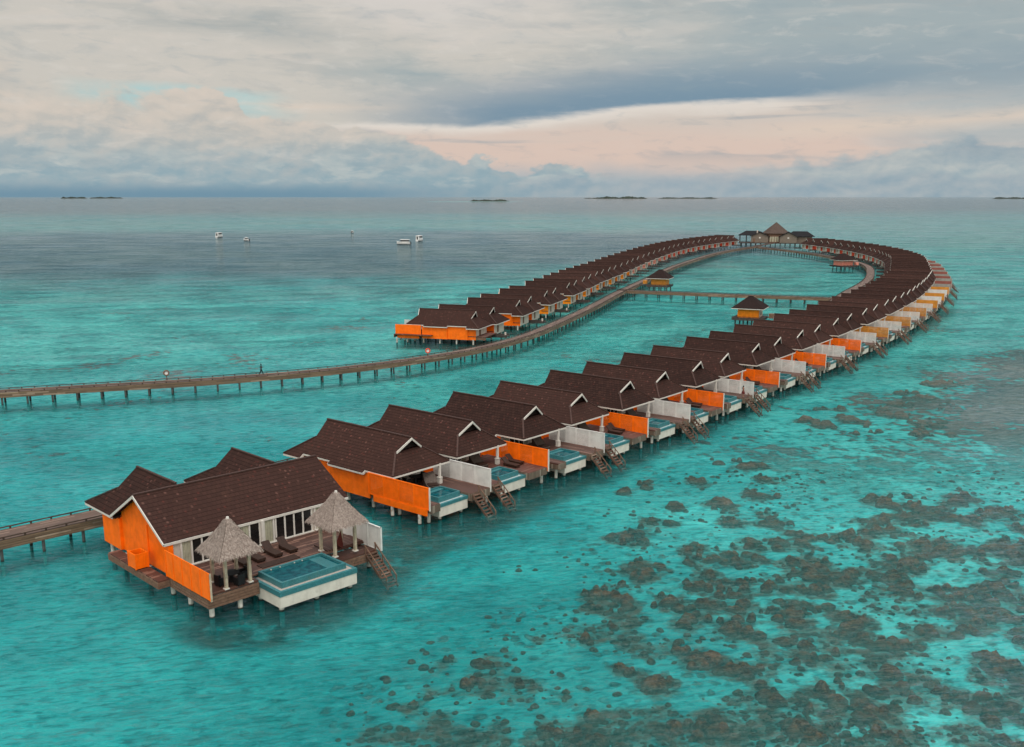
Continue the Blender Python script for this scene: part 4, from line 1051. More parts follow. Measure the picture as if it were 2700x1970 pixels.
# thatched gazebos on its deck
def gazebo(a, b, half, label):
    o = thing('thatched_gazebo', label, 'gazebo', hp(a, b, 1.9), HT, 'thatched gazebos on the big villa')
    ez, tz = 2.62, 5.05
    core = MB(); top = (0, 0, tz - .08)
    prof = [(half, ez), (half * .62, ez + .82), (half * .30, ez + 1.62), (.10, tz - .05)]
    for (r0, z0), (r1, z1) in zip(prof, prof[1:]):
        c0 = [(-r0, -r0, z0), (r0, -r0, z0), (r0, r0, z0), (-r0, r0, z0)]; c1 = [(-r1, -r1, z1), (r1, -r1, z1), (r1, r1, z1), (-r1, r1, z1)]
        for k in range(4): core.quad(c0[k], c0[(k + 1) % 4], c1[(k + 1) % 4], c1[k])
    core.quad((-half, -half, ez - .02), (half, -half, ez - .02), (half, half, ez - .02), (-half, half, ez - .02))
    rnd = random.Random(int(a * 10))
    def surf(t): # t 0 eave .. 1 apex -> (r, z)
        q = t * 3; i = min(2, int(q)); f = q - i
        return (prof[i][0] + (prof[i + 1][0] - prof[i][0]) * f, prof[i][1] + (prof[i + 1][1] - prof[i][1]) * f)
    for n in range(13000):
        t = 1 - math.sqrt(rnd.random()); 
        if n < 1500: t = rnd.random() * .03
        k = rnd.randrange(4); sgn = rnd.uniform(-1, 1)
        r, z = surf(t); ln = rnd.uniform(.16, .36) if n >= 1500 else rnd.uniform(.08, .22); w = rnd.uniform(.010, .026)
        dr, dz = .62, -.80
        lift = rnd.uniform(.0, .07); sk = rnd.uniform(-.16, .16)
        p0 = (sgn * r, r + lift, z + lift); p1 = (sgn * r + sgn * dr * ln * .9 + sk * ln, r + lift + dr * ln + rnd.uniform(-.02, .05), z + lift + dz * ln)
        if n < 1500: p1 = (p0[0] + sk * ln * 1.2, p0[1] + ln * .25, p0[2] - ln)
        def rot(p):
            x, y = p[0], p[1]
            for _ in range(k): x, y = -y, x
            return (x, y, p[2])
        q = [(p0[0] - w, p0[1], p0[2]), (p0[0] + w, p0[1], p0[2]), (p1[0] + w * .4, p1[1], p1[2]), (p1[0] - w * .4, p1[1], p1[2])]
        core.quad(*[rot(x_) for x_ in q])
    th_ = core.build('thatch_roof', M['thatch'], o)
    MB().tube((0, 0, tz - .12), (0, 0, tz + .06), .13, .10, n=10).build('finial', M['white'], th_)
    for px in (-.98, .98):
        for py in (-.98, .98):
            q = MB().box(px - .11, px + .11, py - .11, py + .11, .08, 2.66); qo = q.build('post', M['post'], o)
            MB().box(px - .19, px + .19, py - .19, py + .19, 0.0, .08).build('base_plate', M['white'], qo)
    bm_ = MB()
    for s_ in (-.98, .98): bm_.beam((-.98, s_, 2.55), (.98, s_, 2.55), .12, .14).beam((s_, -.98, 2.57), (s_, .98, 2.57), .10, .12)
    bm_.build('tie_beam', M['post'], o)
    return o
gazebo(-1.72, -3.85, 1.68, 'thatched gazebo over the dark dining set at the orange fence end')
gazebo(7.75, -3.65, 1.72, 'thatched gazebo with a red hammock, beside the water stairs')
hm = MB()
A0, B0 = Vector(hp(6.9, -2.85, 3.2)), Vector(hp(8.6, -4.45, 3.2)); side = Vector((B0 - A0)).cross(Vector((0, 0, 1))).normalized()
pr = None
for i in range(13):
    t = i / 12; c = A0.lerp(B0, t); c.z -= 1.0 * math.sin(math.pi * t) ** .8; w = .36 * math.sin(math.pi * t) + .02
    cur = (tuple(c - side * w), tuple(c - Vector((0, 0, .08 * math.sin(math.pi * t)))), tuple(c + side * w))
    if pr: hm.quad(pr[0], pr[1], cur[1], cur[0]).quad(pr[1], pr[2], cur[2], cur[1])
    pr = cur
tag(hm.build('hammock', M['rope']), 'red hammock slung between posts of the gazebo by the water stairs', 'hammock')
place(P_T, hp(-1.7, -3.9, 1.9), 0, 'dark round dining table under the gazebo at the orange fence end', 'table', None)
for k, (da, db, w) in enumerate(((-.95, .1, 'fence'), (.1, .95, 'sea'), (.95, .0, 'pool'))):
    c = hp(-1.7 + da, -3.9 + db, 1.9); ctr = hp(-1.7, -3.9)
    place(P_C, c, math.atan2(ctr[1] - c[1], ctr[0] - c[0]), f'black wicker dining chair on the {w} side of the gazebo table', 'chair', 'dining chairs under the gazebo')
for a, w in ((.75, 'first'), (2.0, 'second'), (3.55, 'third'), (4.95, 'fourth')):
    place(P_L, hp(a, -7.0, 1.9), HT - math.pi / 2, f'dark wicker lounger on the big villa deck, {w} along from the orange fence', 'sun lounger', 'loungers on the big villa deck')
for p in (P_L, P_D, P_T, P_C):
    for ch in list(p.children): bpy.data.objects.remove(ch)
    bpy.data.objects.remove(p)

# ------------------------------------------------------------------ jetties
def offset_line(P, d):
    out = []
    for i in range(len(P)):
        a, b = P[max(0, i - 1)], P[min(len(P) - 1, i + 1)]
        L = math.hypot(b[0] - a[0], b[1] - a[1]); out.append((P[i][0] - (b[1] - a[1]) / L * d, P[i][1] + (b[0] - a[0]) / L * d))
    return out
def along(P, step, first=.5):
    return resample(P, first, (step, step))
def jetty(name, label, cat, P, width, post_step=1.72, pile_step=3.4, near_piles=48, kerb=True):
    root = thing(name, label, cat)
    P = smooth(catmull(P, 6), 2)
    Lf, Rt = offset_line(P, width / 2), offset_line(P, -width / 2)
    S_ = [0]
    for a, b in zip(P, P[1:]): S_.append(S_[-1] + math.hypot(b[0] - a[0], b[1] - a[1]))
    dk = MB()
    for i in range(len(P) - 1):
        s0, s1 = S_[i], S_[i + 1]
        dk.quad((*Rt[i], 1.9), (*Rt[i + 1], 1.9), (*Lf[i + 1], 1.9), (*Lf[i], 1.9), uv=[(0, s0), (0, s1), (width, s1), (width, s0)])
        dk.quad((*Rt[i], 1.78), (*Rt[i + 1], 1.78), (*Lf[i + 1], 1.78), (*Lf[i], 1.78), uv=[(0, s0), (0, s1), (width, s1), (width, s0)])
    dk.build('walkway', M['jdeck'], root)
    for sgn, Q in ((1, Lf), (-1, Rt)):
        sb = MB()
        O = offset_line(P, sgn * (width / 2 + .06))
        for i in range(len(P) - 1):
            s0, s1 = S_[i], S_[i + 1]
            for z0, z1 in ((1.08, 1.30), (1.33, 1.56), (1.60, 1.86)):
                sb.quad((*O[i], z0), (*O[i + 1], z0), (*O[i + 1], z1), (*O[i], z1), uv=[(s0, z0), (s1, z0), (s1, z1), (s0, z1)])
                I = Q; sb.quad((*I[i], z1), (*I[i + 1], z1), (*O[i + 1], z1), (*O[i], z1), uv=[(s0, z1), (s1, z1), (s1, z1 + .06), (s0, z1 + .06)])
            sb.quad((*Q[i], 1.1), (*Q[i + 1], 1.1), (*Q[i + 1], 1.8), (*Q[i], 1.8), uv=[(s0, 1.1), (s1, 1.1), (s1, 1.8), (s0, 1.8)])
        sb.build('side_boards', M['hboards'], root)
    kb = MB()
    for sgn in (1, -1):
        K = offset_line(P, sgn * (width / 2 - .02))
        for a, b in zip(K, K[1:]): kb.beam((*a, 2.10), (*b, 2.10), .12, .09)
        for q in along(K, post_step): kb.box(q[0] - .06, q[0] + .06, q[1] - .06, q[1] + .06, 1.9, 2.15)
    kb.build('kerb_rail', M['kerb'], root)
    rest = MB(); n = 0
    PL, PR = along(offset_line(P, width / 2 - .2), pile_step, 1.2), along(offset_line(P, -width / 2 + .2), pile_step, 1.2)
    order = list(zip(PL, PR))
    for a, b in order:
        n += 1
        if n <= near_piles:
            for q in (a, b): pile(q[0], q[1], .15, 1.3, M['jpile'], root)
        else:
            for q in (a, b): rest.tube((q[0], q[1], -1.35), (q[0], q[1], 1.3), .15, n=6)
    if rest.v:
        o = rest.build('distant_piles', M['jpile'], root); o['kind'] = 'stuff'
    cb = MB()
    for a, b in order: cb.beam((*a, 1.2), (*b, 1.2), .25, .25)
    cb.build('crossbeam', M['rail'], root)
    return root
# long arm from the left edge, past the lagoon row, to the hall
A_EDGE = [(-190,104.0),(-160,113.0),(-130,122.8),(-104,131.5),(-90,136.2),(-75.8,140.9),(-62.3,145.8),(-50,150.0),(-40.4,154.4),(-31.5,159.0),(-23.2,165.2),(-15.5,172.0),(-9.0,179.3),(-3.3,187.2),(1.5,196.0),(6.0,206.5),(12.0,224.0),(18.4,244.0),(25,266),(32.0,291.0),(40,317),(49,346),(60.0,382.6),(69,410),(78.5,436.0),(89.5,465),(101.2,494.9),(113.5,522),(127.3,549.5),(141.5,573.0),(146.0,578.0)]
jetty('wooden_jetty', 'weathered jetty with side boards curving from the open sea along the lagoon row', 'jetty', offset_line(A_EDGE, 1.25), 2.5)
B_EDGE = [(-100,18.0),(-84,37.5),(-70,54.5),(-58,66.3),(-44.3,80.2),(-38.1,86.3),(-31,94.5),(-24.3,103.2)]
for x, y in smooth([(v[0] - 12.77 * math.cos(v[2]) - 4.9 * math.cos(v[2]), v[1] - 12.77 * math.sin(v[2]) - 4.9 * math.sin(v[2])) for v in VIL[2:18:3]], 1): B_EDGE.append((x, y))
B_EDGE += [(97.5,291.5),(105.3,307),(114.7,325.5),(125.1,348.6),(135.3,375.8),(144.8,404.1),(150.2,430),(152.6,460),(152.0,492),(149.5,520),(145.5,545),(141.5,560),(140.5,571)]
jetty('wooden_jetty', 'weathered jetty running behind the reef-side row and round the bend to the hall', 'jetty', offset_line(B_EDGE, 1.5) if False else offset_line(B_EDGE, -1.4), 2.8, near_piles=12)
jetty('footbridge', 'straight dark footbridge crossing the inner lagoon between the two rows', 'footbridge', [(31.5, 304.0), (42, 299.3), (52, 295.0), (66.4, 288.8), (83, 282.3), (95, 277.5)], 2.3, near_piles=40, pile_step=3.9)

# ------------------------------------------------------------------ small square pavilions by the lagoon
def pavilion(x, y, rz, wc, label, boxc, half=3.75, link=None):
    o = thing('lagoon_pavilion', label, 'pavilion', (x, y, 0), rz, 'square pavilions by the inner lagoon')
    wl = half - 1.25; r = MB(); ez, tz = 4.25, 6.75
    cs = [(-half, -half), (half, -half), (half, half), (-half, half)]; q = .5
    for k in range(4):
        a, b = cs[k], cs[(k + 1) % 4]; ta, tb = [(c[0] / half * q, c[1] / half * q) for c in (a, b)]
        r.sheet([(*a, ez), (*b, ez), (*tb, tz), (*ta, tz)], .12)
    r.box(-q - .05, q + .05, -q - .05, q + .05, tz - .1, tz + .06)
    ro = r.build('roof', M['roofdark'], o)
    fa = MB()
    for k in range(4):
        a, b = cs[k], cs[(k + 1) % 4]; fa.beam((*a, ez - .2), (*b, ez - .2), .08, .16)
    fa.build('fascia', M['white'], ro)
    MB().box(-wl, wl, -wl, wl, 1.905, 4.6).build('wall', M[wc], o)
    d = MB()
    for y0 in (-1.9, -.6, .8): d.box(wl + .005, wl + .06, y0, y0 + .85, 1.95, 3.8)
    do = d.build('door', M['white'], o); g = MB()
    for y0 in (-.55,): g.box(wl + .065, wl + .09, y0 + .2, y0 + .6, 2.4, 3.2)
    g.build('pane', M['glass'], do)
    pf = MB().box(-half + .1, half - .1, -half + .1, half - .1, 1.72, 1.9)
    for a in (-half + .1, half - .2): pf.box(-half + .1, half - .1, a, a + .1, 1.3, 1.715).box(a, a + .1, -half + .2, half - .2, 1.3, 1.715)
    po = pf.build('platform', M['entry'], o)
    k = MB()
    for a in (-half + .15, half - .15):
        k.beam((-half + .1, a, 2.18), (half - .1, a, 2.18), .09, .09)
        for i in range(6): k.box(-half + .2 + i * (2 * half - .4) / 5 - .05, -half + .2 + i * (2 * half - .4) / 5 + .05, a - .05, a + .05, 1.9, 2.14)
    k.build('kerb_rail', M['kerb'], po)
    for a in (-2.9, -1.0, 1.0, 2.9):
        for b in (-2.8, 2.8): pile(a, b, .18, 1.5, M['jpile'], o)
    MB().box(half + 1.0, half + 2.3, -2.0, -.8, 1.905, 3.0).build('store_box', M[boxc], o)
    if link:
        L = MB().beam((half * .6, link[2], 1.8), (link[0], link[1], 1.8), 1.5, .16); L.build('gangway', M['entry'], o)
    return o
pavilion(57.2, 234.6, R(-24), 'yellow', 'brown-roofed yellow-orange pavilion in front of the reef-side row, before the footbridge', 'rail', link=(9.5, 1.5, 1.5))
pavilion(48.6, 322.5, R(158), 'amber', 'brown-roofed pale yellow pavilion beside the junction of jetty and footbridge', 'amber', half=3.7, link=(10.5, 2.0, 1.5))
pavilion(139.4, 415.5, R(20), 'pink', 'brown-roofed pink pavilion at the far bend of the lagoon', 'pink', half=4.0, link=(11.0, 1.5, 1.5))

# ------------------------------------------------------------------ the hall at the far end
HX2, HY2 = 166.5, 627.0; HR = -math.atan2(HX2, HY2)
hall = thing('pyramid_roofed_hall', 'grey hall with tall pyramid roof and two gabled bays at the far end', 'hall', (HX2, HY2, 0), HR)
n = 12; r = MB(); r0, z0, z1 = 8.6, 7.6, 14.4
for k in range(n):
    t0, t1 = 2 * math.pi * k / n, 2 * math.pi * (k + 1) / n
    r.quad((r0 * math.cos(t0), r0 * math.sin(t0), z0), (r0 * math.cos(t1), r0 * math.sin(t1), z0), (.15 * math.cos(t1), .15 * math.sin(t1), z1), (.15 * math.cos(t0), .15 * math.sin(t0), z1))
r.build('pyramid_roof', M['roofgrey'], hall)
MB().tube((0, 0, 1.9), (0, 0, 7.58), 7.6, 7.6, 12).build('drum_wall', M['rail'], hall)
def bay(xc, wdt, y0, y1, ez, tz):
    w = MB(); h = wdt / 2
    w.quad((xc - h, y0, 2.1), (xc + h, y0, 2.1), (xc + h, y0, ez), (xc, y0, tz), (xc - h, y0, ez))
    w.box(xc - h, xc - h + .2, y0 + .02, y1, 2.1, ez).box(xc + h - .2, xc + h, y0 + .02, y1, 2.1, ez)
    w.quad((xc - h + .01, y0 + .2, 2.1), (xc + h - .01, y0 + .2, 2.1), (xc + h - .01, y0 + .2, ez), (xc, y0 + .2, tz), (xc - h + .01, y0 + .2, ez))
    wo = w.build('gable_wall', M['hallwall'], hall)
    g = MB(); dz = .35
    for s in (-1, 1): g.sheet([(xc, y0 - .7, tz + dz), (xc, y1, tz + dz), (xc + s * (h + .9), y1, ez - .2), (xc + s * (h + .9), y0 - .7, ez - .2)], .18)
    g.build('bay_roof', M['roofslate'], hall)
    MB().box(xc - .5, xc + .5, y0 - .12, y0 - .02, 4.6, 5.5).build('wall_lamp', M['white'], wo)
    return wo
M['hallwall'] = paint('grey_brown_plaster', (.165, .135, .11), .15, .8)
wl = bay(-9.6, 10.6, -9.5, 2.0, 6.0, 8.3); bay(7.6, 10.2, -11.0, 2.0, 6.0, 8.4)
MB().box(-13.6, -12.5, -9.62, -9.52, 2.2, 4.6).build('door', M['rail'], wl)
MB().box(-11.6, -10.9, -8.0, -7.2, 7.0, 9.6).build('chimney', M['cream'], hall)
en = MB().box(-4.0, 2.4, -8.2, -8.0, 2.0, 6.2); eo = en.build('entrance_frame', M['rail'], hall)
g = MB()
for i in range(4): g.box(-3.6 + i * 1.5, -2.5 + i * 1.5, -8.26, -8.21, 2.6, 5.7)
g.build('window', M['curtain'], eo)
lw = MB(); q = [(-21.5, -6), (-12.8, -6), (-12.8, 5), (-21.5, 5)]
def hip(bm, x0, x1, y0, y1, ez, tz, rx):
    cy = (y0 + y1) / 2
    bm.sheet([(x0, y0, ez), (x1, y0, ez), (x1 - rx, cy, tz), (x0 + rx, cy, tz)], .2).sheet([(x1, y1, ez), (x0, y1, ez), (x0 + rx, cy, tz), (x1 - rx, cy, tz)], .2)
    bm.sheet([(x0, y1, ez), (x0, y0, ez), (x0 + rx, cy, tz)], .2).sheet([(x1, y0, ez), (x1, y1, ez), (x1 - rx, cy, tz)], .2)
hip(lw, -23.0, -6.0, -6.0, 6.0, 6.4, 9.0, 4.5); lw.build('wing_roof', M['roofslate'], hall)
p = MB()
for x in (-22, -18, -14.6):
    for y in (-5.2, 5.2): p.box(x - .15, x + .15, y - .15, y + .15, 1.9, 6.35)
p.box(-22.2, -14.4, -5.3, -5.15, 2.9, 3.0).box(-22.2, -14.4, -5.3, -5.15, 2.3, 2.4)
p.build('veranda_posts', M['vent'], hall)
rw = MB(); hip(rw, 6.0, 23.5, -5.0, 7.0, 5.9, 8.9, 4.5); rw.build('wing_roof', M['roofslate'], hall)
MB().box(9, 22, -4, 6, 2.0, 5.9).build('wing_wall', M['hallwall'], hall)
MB().box(-22.3, 21, -10.9, 6.5, 1.55, 1.98).build('platform', M['entry'], hall)
fo = MB()
for x in range(-21, 21, 3):
    for y in (-10.3, -4, 3, 6): fo.tube((x, y, -1.35), (x, y, 1.54), .25, n=6)
fo.build('foundation', M['jpile'], hall)
gw = MB(); gw.beam((-1.0, -10.9, 1.85), (-11, -50.0, 1.85), 3.2, .25); gw.build('gangway', M['jdeck2'] if 'jdeck2' in M else M['kerb'], hall)

# ------------------------------------------------------------------ boats at anchor
def boat(px, py, rz, L, kind, label):
    o = thing('moored_boat', label, 'boat', (px, py, 0), rz, 'boats moored off the lagoon row')
    W = L * .30; h = MB(); st = [(-.5, .85, .0), (-.25, 1.0, 0), (.1, 1.0, .02), (.35, .7, .10), (.5, .05, .22)]
    zt, zb = L * .13, -.25
    rings = []
    for t, wf, rise in st:
        x = t * L; w = W / 2 * wf
        rings.append([(x, -w, zt + rise * L * .4), (x, -w * .8, .12), (x, -w * .5, zb), (x, w * .5, zb), (x, w * .8, .12), (x, w, zt + rise * L * .4)])
    for a, b in zip(rings, rings[1:]):
        for k in range(5): h.quad(a[k], a[k + 1], b[k + 1], b[k])
        h.quad(a[5], a[0], b[0], b[5])
    h.quad(*rings[0]); h.build('hull', M['hull'], o)
    wl = MB()
    for a, b in zip(rings, rings[1:]):
        for s in (1, 4): 
            f = 1.03
            wl.quad((a[s][0], a[s][1] * f, .30), (b[s][0], b[s][1] * f, .30), (b[s][0], b[s][1] * f, -.1), (a[s][0], a[s][1] * f, -.1))
    wl.build('waterline', M['boatdark'], o)
    c = MB(); H_ = L * (.40 if kind == 'house' else .30)
    x0, x1 = (-.42 * L, .22 * L) if kind != 'small' else (-.2 * L, .15 * L)
    if kind == 'house':
        c.box(x0, x1, -W * .42, W * .42, zt, H_)
    else:
        c.box(x0 + .3, x1 - .1, -W * .40, W * .40, zt, zt + (H_ - zt) * .35)
    co_ = c.build('cabin', M['hull'], o)
    g = MB().box(x0 + .35, x1 - .15, -W * .405, W * .405, zt + (H_ - zt) * .40, H_ - .06)
    if kind == 'house': g = MB().box(x0 - .04, x0 + .05, -.5, .5, zt, H_ - .4).box(x0 + L * .1, x1 - .3, -W * .43, W * .43, zt + (H_ - zt) * .5, H_ - .3)
    g.build('window', M['boatdark'], co_)
    rf = MB().box(x0 - .2, x1 + .3, -W * .47, W * .47, H_, H_ + .14).box(x0, x1, -W * .3, W * .3, H_ + .14, H_ + .32)
    rf.build('canopy', M['cloudy'], o)
    if kind != 'house': MB().box(-.5 * L - .45, -.5 * L, -.3, .3, -.1, zt + .6).build('outboard_motor', M['boatdark'], o)
boat(-221.9, 753.5, R(75), 8.5, 'house', 'white cabin boat with a flat roof, furthest towards the open sea of the five')
boat(-185.9, 694.6, R(140), 6.5, 'small', 'small white motorboat with a dark outboard, beside the flat-roofed cabin boat')
boat(-136.1, 847.4, R(80), 5.2, 'small', 'tiny white boat alone in the middle of the anchorage')
boat(-70.2, 642.6, R(168), 9.2, 'open', 'white motorboat with a long white canopy, lower of the moored pair')
boat(-64.1, 689.0, R(70), 9.0, 'house', 'boxy white houseboat with pale roof, upper of the moored pair')

# ------------------------------------------------------------------ islands on the horizon
def island(pxc, dist, width, height, seed, sand=True):
    rnd = random.Random(seed); az = math.atan((pxc - 1350) / F_PX / math.cos(0.2217) * 1.0)
    # azimuth of a pixel on the horizon line
    az = math.atan2((pxc - 1350) / F_PX, math.cos(.2217) + (CY - HOR) / F_PX * math.sin(.2217))
    cx, cy = dist * math.sin(az), dist * math.cos(az)
    m = MB(); dep = width * .25; N = 60
    def hgt(t): return height * max(.0, min(1, 9 * t, 9 * (1 - t))) * (.55 + .45 * abs(math.sin(t * 9 + seed)) ) * rnd.uniform(.75, 1.1)
    T = []
    for i in range(N + 1):
        t = i / N; T.append(((t - .5) * width, hgt(t)))
    c, s = math.cos(-az), math.sin(-az)
    def W_(x, y, z): return (cx + x * c - y * s, cy + x * s + y * c, z)
    for (xa, ha), (xb, hb) in zip(T, T[1:]):
        m.quad(W_(xa, -dep / 2, 1), W_(xb, -dep / 2, 1), W_(xb, -dep * .3, hb), W_(xa, -dep * .3, ha))
        m.quad(W_(xa, -dep * .3, ha), W_(xb, -dep * .3, hb), W_(xb, dep * .3, hb), W_(xa, dep * .3, ha))
        m.quad(W_(xa, dep * .3, ha), W_(xb, dep * .3, hb), W_(xb, dep / 2, 1), W_(xa, dep / 2, 1))
    o = m.build('island', M['island']); o['kind'] = 'structure'
    if sand:
        b = MB(); q = [W_(width * .56 * math.cos(t) , dep * .8 * math.sin(t), .6) for t in [2 * math.pi * k / 24 for k in range(24)]]
        b.quad(*q); b2 = b.build('beach', M['islesand'], o)
K = 1 / F_PX
island(1291, 6800, 106 * K * 6800 * .98, 13, 1)
island(1635, 16000, 140 * K * 16000, 36, 2)
island(1560, 17000, 40 * K * 17000, 14, 8, False)
island(1812, 17000, 155 * K * 17000, 22, 3, False)
island(195, 19000, 60 * K * 19000, 32, 4, False)
island(280, 20000, 76 * K * 20000, 30, 5, False)
island(2668, 17000, 84 * K * 17000, 26, 6, False)
sh = MB(); q = [(1291, 1)]
cx, cy = 6400 * math.sin(math.atan((1250 - 1350) * K)), 6500
sh.quad(*[(cx + 330 * math.cos(t), cy + 700 * math.sin(t), -.9) for t in [2 * math.pi * k / 32 for k in range(32)]])
so_ = sh.build('sandbank', M['shoal'] if 'shoal' in M else paint('shoal_sand', (.16, .50, .47), .2, 1.0, .01)); so_['kind'] = 'structure'

# ------------------------------------------------------------------ lifebuoys and people
def torus(bm, c, R_, r, axis, n=18, k=8):
    ax = Vector(axis).normalized(); e1 = ax.cross(Vector((0, 0, 1))).normalized(); e2 = ax.cross(e1)
    i = len(bm.v)
    for a in range(n):
        t = 2 * math.pi * a / n; d = e1 * math.cos(t) + e2 * math.sin(t)
        for b in range(k):
            u = 2 * math.pi * b / k; bm.v.append(tuple(Vector(c) + d * (R_ + r * math.cos(u)) + ax * r * math.sin(u)))
    for a in range(n):
        for b in range(k): bm.f.append((i + a * k + b, i + ((a + 1) % n) * k + b, i + ((a + 1) % n) * k + (b + 1) % k, i + a * k + (b + 1) % k))
def lifebuoy(x, y, mc, label):
    o = thing('lifebuoy_stand', label, 'lifebuoy', (x, y, 1.9)); ax = Vector((x, y, 0)).normalized()
    MB().box(-.05, .05, -.05, .05, 0, .55).build('post', M['rail'], o)
    bd = MB().tube(tuple(ax * .02 + Vector((0, 0, .98))), tuple(-ax * .03 + Vector((0, 0, .98))), .42, n=20); bd.build('board', M['cloudy'], o)
    t = MB(); torus(t, tuple(-ax * .09 + Vector((0, 0, .98))), .38, .10, tuple(ax)); t.build('ring', M[mc], o)
lifebuoy(-54.6, 152.1, 'rail', 'brown ringed lifebuoy on the jetty rail, near the walking person')
lifebuoy(-15.2, 174.9, 'red', 'red lifebuoy on the jetty rail below the free end of the lagoon row')

def person(loc, rz, joints, edges, mats, label):
    """joints: name -> (x, y, z, radius); one skinned body, clothing as children"""
    o = thing('person', label, 'person', loc, rz)
    names = list(joints); bm = bpy.data.meshes.new('body')
    bm.from_pydata([joints[n][:3] for n in names], [(names.index(a), names.index(b)) for a, b in edges], [])
    ob = bpy.data.objects.new('body', bm); C.objects.link(ob); ob.parent = o
    sk = ob.modifiers.new('skin', 'SKIN'); 
    for i, n in enumerate(names):
        r_ = joints[n][3]; v = bm.skin_vertices[0].data[i]; v.radius = (r_, r_) if not isinstance(r_, tuple) else r_
    bm.skin_vertices[0].data[names.index('pelvis')].use_root = True
    su = ob.modifiers.new('smooth', 'SUBSURF'); su.levels = 1; su.render_levels = 2
    bm.materials.append(mats[0])
    return o
def ball(c, r, sx=1, sy=1, sz=1, m=None, name='hair', parent=None):
    b = MB(); n, k = 12, 8
    for j in range(k + 1):
        for i in range(n):
            t, u = 2 * math.pi * i / n, math.pi * j / k
            b.v.append((c[0] + r * sx * math.sin(u) * math.cos(t), c[1] + r * sy * math.sin(u) * math.sin(t), c[2] + r * sz * math.cos(u)))
    for j in range(k):
        for i in range(n): b.f.append((j * n + i, j * n + (i + 1) % n, (j + 1) * n + (i + 1) % n, (j + 1) * n + i))
    return b.build(name, m, parent)
def lathe(prof, m, name, parent, sx=1.0, sy=1.0, n=14, dx=0.0):
    b = MB()
    for x, z, r_ in prof:
        for i in range(n):
            t = 2 * math.pi * i / n; b.v.append((x + r_ * sx * math.cos(t), dx + r_ * sy * math.sin(t), z))
    for j in range(len(prof) - 1):
        for i in range(n): b.f.append((j * n + i, j * n + (i + 1) % n, (j + 1) * n + (i + 1) % n, (j + 1) * n + i))
    return b.build(name, m, parent)
def hand(J, E_, w, base, d, s):
    for k, (off, ln) in enumerate(((-.03, .07), (-.01, .085), (.01, .08), (.03, .065))):
        J[f'{w}f{k}'] = (base[0] + d[0] * (.05 + ln) + .01, base[1] + off, base[2] + d[2] * (.05 + ln) - .01, .009); E_.append((w, f'{w}f{k}'))
    J[f'{w}t'] = (base[0] + d[0] * .05 + .04, base[1] + s * .035, base[2] + d[2] * .05, .010); E_.append((w, f'{w}t'))
# walker, striding along the jetty (local +x = forward)
J = {'pelvis': (0,0,.93,.13),'waist': (0,0,1.10,.12),'chest': (.02,0,1.34,.15),'neck': (.03,0,1.50,.06),'head': (.05,0,1.62,.09),'crown': (.05,0,1.74,.075),
     'hipL': (.02,.09,.88,.10),'kneeL': (.20,.10,.50,.065),'ankL': (.34,.10,.09,.045),'toeL': (.50,.10,.05,.04),
     'hipR': (-.02,-.09,.88,.10),'kneeR': (-.10,-.10,.48,.065),'ankR': (-.40,-.10,.12,.045),'toeR': (-.28,-.10,.03,.04),
     'shL': (.02,.20,1.42,.065),'elL': (-.12,.24,1.16,.045),'wrL': (-.02,.24,.94,.032),'shR': (.02,-.20,1.42,.065),'elR': (.10,-.24,1.18,.045),'wrR': (.36,-.22,1.22,.032)}
Ed = [('pelvis','waist'),('waist','chest'),('chest','neck'),('neck','head'),('head','crown'),('pelvis','hipL'),('hipL','kneeL'),('kneeL','ankL'),('ankL','toeL'),('pelvis','hipR'),('hipR','kneeR'),('kneeR','ankR'),('ankR','toeR'),('chest','shL'),('shL','elL'),('elL','wrL'),('chest','shR'),('shR','elR'),('elR','wrR')]
hand(J, Ed, 'wrL', J['wrL'], (0, 0, -1), 1); hand(J, Ed, 'wrR', J['wrR'], (1, 0, 0), 1)
wk = person((-40.6, 155.9, 1.9), R(24), J, Ed, [M['dark_skin']], 'person in a grey-blue top and dark trousers striding along the jetty')
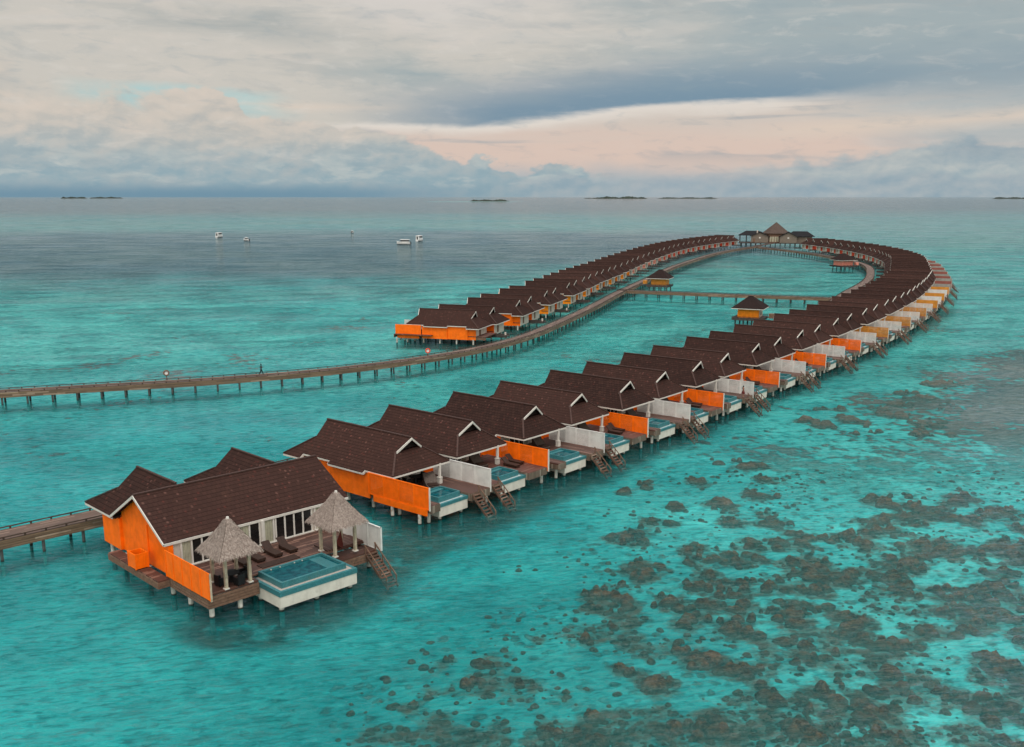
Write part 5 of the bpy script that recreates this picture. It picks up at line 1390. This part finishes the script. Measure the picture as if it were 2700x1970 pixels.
ball((.03, 0, 1.69), .115, .95, .9, 1.1, M['hair'], 'hair', wk)
lathe([(.02, 1.47, .09), (.02, 1.40, .19), (.02, 1.2, .175), (0, 1.0, .165), (0, .84, .185)], M['shirt'], 'shirt', wk, .8, 1.05)
tr = MB()
for s_, k_, a_ in (('hipL', 'kneeL', 'ankL'), ('hipR', 'kneeR', 'ankR')):
    tr.tube(J[s_][:3], J[k_][:3], .125, .085); tr.tube(J[k_][:3], J[a_][:3], .085, .065)
tr.build('trousers', M['trouser'], wk)
# woman at the head of the water stairs
J = {'pelvis': (0,0,.90,.12),'waist': (0,0,1.06,.095),'chest': (0,0,1.28,.125),'neck': (0,0,1.43,.05),'head': (.01,0,1.54,.08),'crown': (.01,0,1.65,.07),
     'hipL': (0,.09,.84,.09),'kneeL': (.03,.08,.47,.055),'ankL': (0,.07,.09,.038),'toeL': (.15,.07,.04,.035),
     'hipR': (0,-.09,.84,.09),'kneeR': (.0,-.08,.47,.055),'ankR': (-.05,-.07,.09,.038),'toeR': (.10,-.07,.04,.035),
     'shL': (0,.16,1.36,.05),'elL': (.02,.23,1.10,.036),'wrL': (.10,.20,.90,.027),'shR': (0,-.16,1.36,.05),'elR': (-.02,-.23,1.10,.036),'wrR': (.06,-.21,.88,.027)}
Ed = Ed[:19]
hand(J, Ed, 'wrL', J['wrL'], (.2, 0, -1), 1); hand(J, Ed, 'wrR', J['wrR'], (.2, 0, -1), 1)
wp = villa_pt(6, 5.7, 2.45, 1.9)
wm = person(wp, VIL[6][2] + .5, J, Ed, [M['skin']], 'person in a dark red dress standing at the top of water stairs')
ball((-.02, 0, 1.58), .115, .95, .92, 1.1, M['hair'], 'hair', wm)
lathe([(-.08, 1.56, .09), (-.10, 1.35, .10), (-.11, 1.12, .06)], M['hair'], 'long_hair', wm, .6, 1.0)
lathe([(0, 1.36, .10), (0, 1.28, .15), (0, 1.06, .115), (0, .92, .17), (0, .70, .25), (0, .52, .30)], M['dress'], 'dress', wm, .9, 1.0)
bpy.context.view_layer.update()
